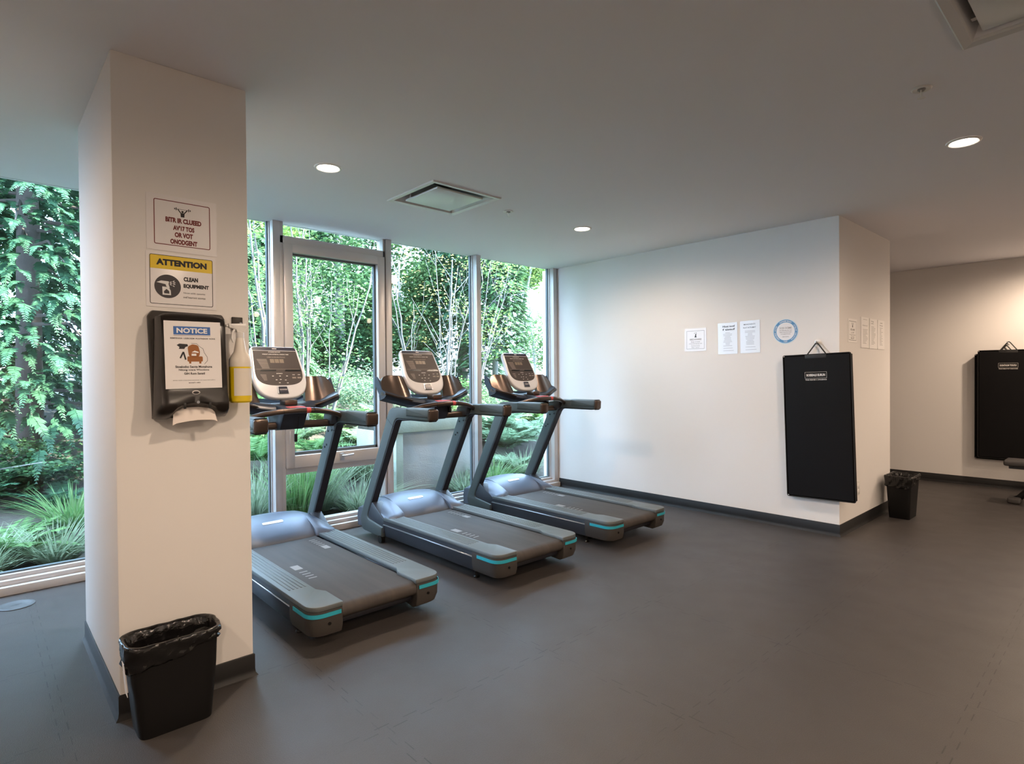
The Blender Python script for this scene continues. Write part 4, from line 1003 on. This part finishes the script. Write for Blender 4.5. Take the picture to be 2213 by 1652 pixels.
sapling('pale forked sapling squeezed between column and first mullion', .372, 4.4, [(.335, .27, .0, .028), (.352, .30, .2, .022), (.322, .16, -.1, .020)], 43, G_LIME, 500, .055)
sapling('leaning grey sapling at the left side of the middle pane', .648, 5.2, [(.612, .18, 0., .026), (.604, .25, .2, .016), (.665, .15, .2, .014)], 44, G_GOLD, 160, .05)
sapling('pale sapling with fine branches in front of the tall dark evergreen', .728, 5.0, [(.762, .25, .1, .026), (.775, .20, .2, .020), (.80, .15, .1, .016), (.735, .28, .3, .014), (.745, .16, -.2, .013)], 45, G_GOLD, 260, .05, twigs=4)
sapling('slanting pale sapling reaching across the end pane', .80, 5.4, [(.905, .20, .0, .018), (.935, .26, .2, .015), (.87, .27, .1, .013), (.852, .25, .2, .012)], 46, G_LIME, 900, .06, twigs=4)

# leafy trees
broadleaf('leafy_tree', 'shady green tree behind the many-stemmed sapling', .425, 9.5, 6, [(0, 2.2, 1.6, 1.6), (-.2, 4.2, 1.5, 1.3), (.5, .8, 1.4, .8)], G_DARK, 420, .10, 51, cs=.2)
broadleaf('leafy_tree', 'green tree behind the thick pale trunk, sun on its crown', .515, 11, 6.5, [(0, 3.4, 1.5, 1.5), (.6, 1.7, .8, .8), (-.4, 5.2, 1.2, 1.1)], G_MID, 420, .115, 52, cs=.22)
broadleaf('leafy_tree', 'bright lime green tree in the middle pane', .700, 9.5, 6.5, [(0, 4.0, 1.0, 1.1), (.2, 2.6, 1.0, .8), (-.9, 1.6, .8, .7), (.2, 5.4, 1.3, .8)], G_LIME, 200, .105, 53, cs=.2)
broadleaf('leafy_tree', 'low golden green tree at the left of the middle pane', .640, 8.5, 3.4, [(0, 1.5, .75, .8), (.4, 2.6, .5, .5)], G_MID, 230, .09, 54, cs=.16)
broadleaf('leafy_tree', 'sparse lime tree hanging over the end pane', .915, 8.0, 5.2, [(0, 4.0, .9, .7), (.5, 3.2, .5, .4)], G_LIME, 150, .095, 55, cs=.18)
broadleaf('leafy_tree', 'far pale tree low against the white sky in the end pane', 1.0, 12, 3.2, [(0, 1.7, .9, .8), (.9, 1.0, 1.2, .6)], G_MID, 90, .11, 56, cs=.2)
broadleaf('leafy_tree', 'leafy tree over the pane next to the column', .335, 8, 6.5, [(.1, 3.2, .6, .5), (.0, 4.6, .9, .5)], G_LIME, 110, .09, 57, cs=.2)

# shrubs, ferns and grasses
def shrub(label, s, y, rx, rz, mat, n, ls, seed, group=None):
    rng = np.random.default_rng(seed); x = sx_(s, y); z = gz(x, y)-.05; t = thing('shrub', label, 'shrub', (x, y, z), group=group)
    mb = MB()
    for k in range(7): mb.tube([(0, 0, 0), (rng.normal()*rx*.3, rng.normal()*rx*.3, rz*.6), (rng.normal()*rx*.5, rng.normal()*rx*.5, rz*1.2)], [.015, .01, .004], 5)
    mb.obj('stem', BARKM, t, ang=60)
    quads('foliage', leaves(clumps((0, 0, rz*.8), (rx, rx, rz), n, 24, .07, rng, .3), ls, rng), mat, t); return t
for a in [('broad pale shrub beyond the tilting pane, left of the thick trunk', .455, 7.6, 1.0, .40, G_FERNP, 150, .055, 61), ('broad pale shrub at the foot of the thick pale trunk', .515, 8.0, .9, .42, G_FERNP, 150, .055, 62),
          ('rounded green shrub by the right edge of the tilting pane', .560, 6.4, .55, .40, G_FERNP, 120, .05, 63), ('green shrub low in the middle pane behind the concrete wall', .675, 6.8, .8, .40, G_FERN, 130, .055, 64),
          ('green shrub behind the concrete wall, before the tall evergreen', .765, 6.4, .7, .36, G_FERN, 130, .055, 65), ('pale shrub below the rounded evergreen in the end pane', .88, 5.6, .6, .38, G_FERNP, 140, .05, 66),
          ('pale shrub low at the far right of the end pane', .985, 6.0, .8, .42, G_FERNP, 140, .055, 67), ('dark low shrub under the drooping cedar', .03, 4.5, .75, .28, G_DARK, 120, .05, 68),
          ('green shrub between column and first mullion', .335, 5.0, .5, .42, G_FERN, 120, .05, 69)]:
    shrub(*a)
def fern(label, x, y, n, L, mat, seed, z=None, group=None, tilt=.9):
    rng = np.random.default_rng(seed); z = gz(x, y) if z is None else z; t = thing('fern', label, 'fern', (x, y, z), group=group)
    a = np.arange(n)*2*PI/n+rng.normal(size=n)*.2; d = np.stack([np.cos(a), np.sin(a), tilt+rng.normal(size=n)*.25], 1)
    quads('frond', fronds(np.zeros((n, 3)), d, L*rng.uniform(.7, 1.1, n), rng, 24, .20, .2, 72., .38, 'fern'), mat, t)
    return t
fern('large bright green fern outside, left of the column', -.26, 3.05, 15, .66, G_FERN, 71)
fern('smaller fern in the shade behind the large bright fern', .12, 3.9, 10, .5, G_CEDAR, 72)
fern('bright fern close behind the column and first mullion', sx_(.345, 3.9), 3.9, 16, .75, G_FERN, 73, .45)
fern('pale fern behind the sash, under the safety clip of the nearest treadmill', sx_(.44, 4.2), 4.2, 13, .62, G_FERN, 74, .42)
fern('pale feathery fern low behind the sash, right of the upright', sx_(.52, 4.6), 4.6, 16, .70, G_FERNP, 75, .45)
fern('big arching fern in the end pane behind the last two treadmills', sx_(.90, 3.7), 3.7, 30, 1.0, G_FERNP, 76, .30)
fern('arching fern at the right side of the end pane', sx_(.965, 4.0), 4.0, 28, .95, G_FERNP, 77, .35)
fern('arching fern just right of the concrete wall', sx_(.85, 4.3), 4.3, 26, .95, G_FERNP, 78, .45)
fern('feathery fern on the slope behind the tilting pane, right side', sx_(.575, 5.4), 5.4, 16, .8, G_FERNP, 79, .65)
for a in [('fern on the slope between first mullion and tilting pane', .40, 4.9, 20, .85, G_FERNP, 101), ('fern midway up the slope, left of the thick trunk', .475, 5.5, 20, .9, G_FERN, 102), ('low fern on the slope behind the lower pane', .505, 4.0, 16, .6, G_FERNP, 103),
          ('fern behind the concrete planter, near its left end', .635, 4.6, 18, .8, G_FERN, 104), ('fern behind the concrete planter, near its right end', .74, 4.8, 20, .85, G_FERNP, 105), ('pale fern deep in the end pane under the rounded evergreen', .90, 5.0, 22, .95, G_FERNP, 106),
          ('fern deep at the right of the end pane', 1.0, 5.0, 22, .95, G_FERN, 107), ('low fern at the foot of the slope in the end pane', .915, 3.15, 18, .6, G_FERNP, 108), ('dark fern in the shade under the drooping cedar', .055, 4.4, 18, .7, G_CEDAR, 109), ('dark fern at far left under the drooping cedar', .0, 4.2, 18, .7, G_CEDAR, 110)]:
    fern(a[0], sx_(a[1], a[2]), a[2], a[3], a[4], a[5], a[6])
def clump(label, x, y, r, h, n, mat, seed, spread=.6, w=.0062):
    rng = np.random.default_rng(seed); t = thing('grass_clump', label, 'grass', (x, y, gz(x, y)-.01))
    quads('blades', grass((0, 0, 0), r, h, int(n*.7), rng, spread, w*1.25), mat, t); return t
clump('pale mop of grass against the sill at far left', -.40, 2.78, .12, .36, 420, G_GRASS, 81, .9)
clump('pale mop of grass beside the sill just left of the column', .02, 2.82, .12, .36, 420, G_GRASS, 82, .9)
clump('grass tuft behind the pale mops left of the column', .18, 3.4, .12, .40, 300, G_GRASSB, 83, .8)
clump('pale arching grass between column and first mullion', sx_(.338, 2.9), 2.9, .16, .60, 520, G_GRASS, 84, .7)
clump('tall bright green grass clump right of the first mullion', sx_(.412, 2.78), 2.78, .13, .74, 620, G_GRASSB, 85, .32, .0055)
clump('grass clump beside the tall bright one, behind the upright', sx_(.45, 2.95), 2.95, .12, .62, 380, G_GRASS, 86, .45)
clump('wispy pale grass low before the lower pane, right of the upright', sx_(.525, 2.75), 2.75, .16, .42, 460, G_GRASS, 87, .9)
clump('pale straw grass higher on the slope behind the lower pane', sx_(.56, 3.5), 3.5, .22, .46, 420, G_GRASS, 88, 1.0)
clump('grass tuft in front of the concrete wall at its right end', sx_(.775, 2.72), 2.72, .10, .34, 260, G_GRASS, 89, .8)
clump('grass tuft at the foot of the end pane', sx_(.86, 2.8), 2.8, .13, .40, 380, G_GRASSB, 90, .8)
clump('grass tuft at the right corner of the end pane', sx_(.955, 2.9), 2.9, .14, .42, 380, G_GRASS, 91, .8)
clump('straw coloured grass on the slope beyond the sash', sx_(.50, 3.7), 3.7, .22, .5, 380, G_GRASS, 92, 1.0)
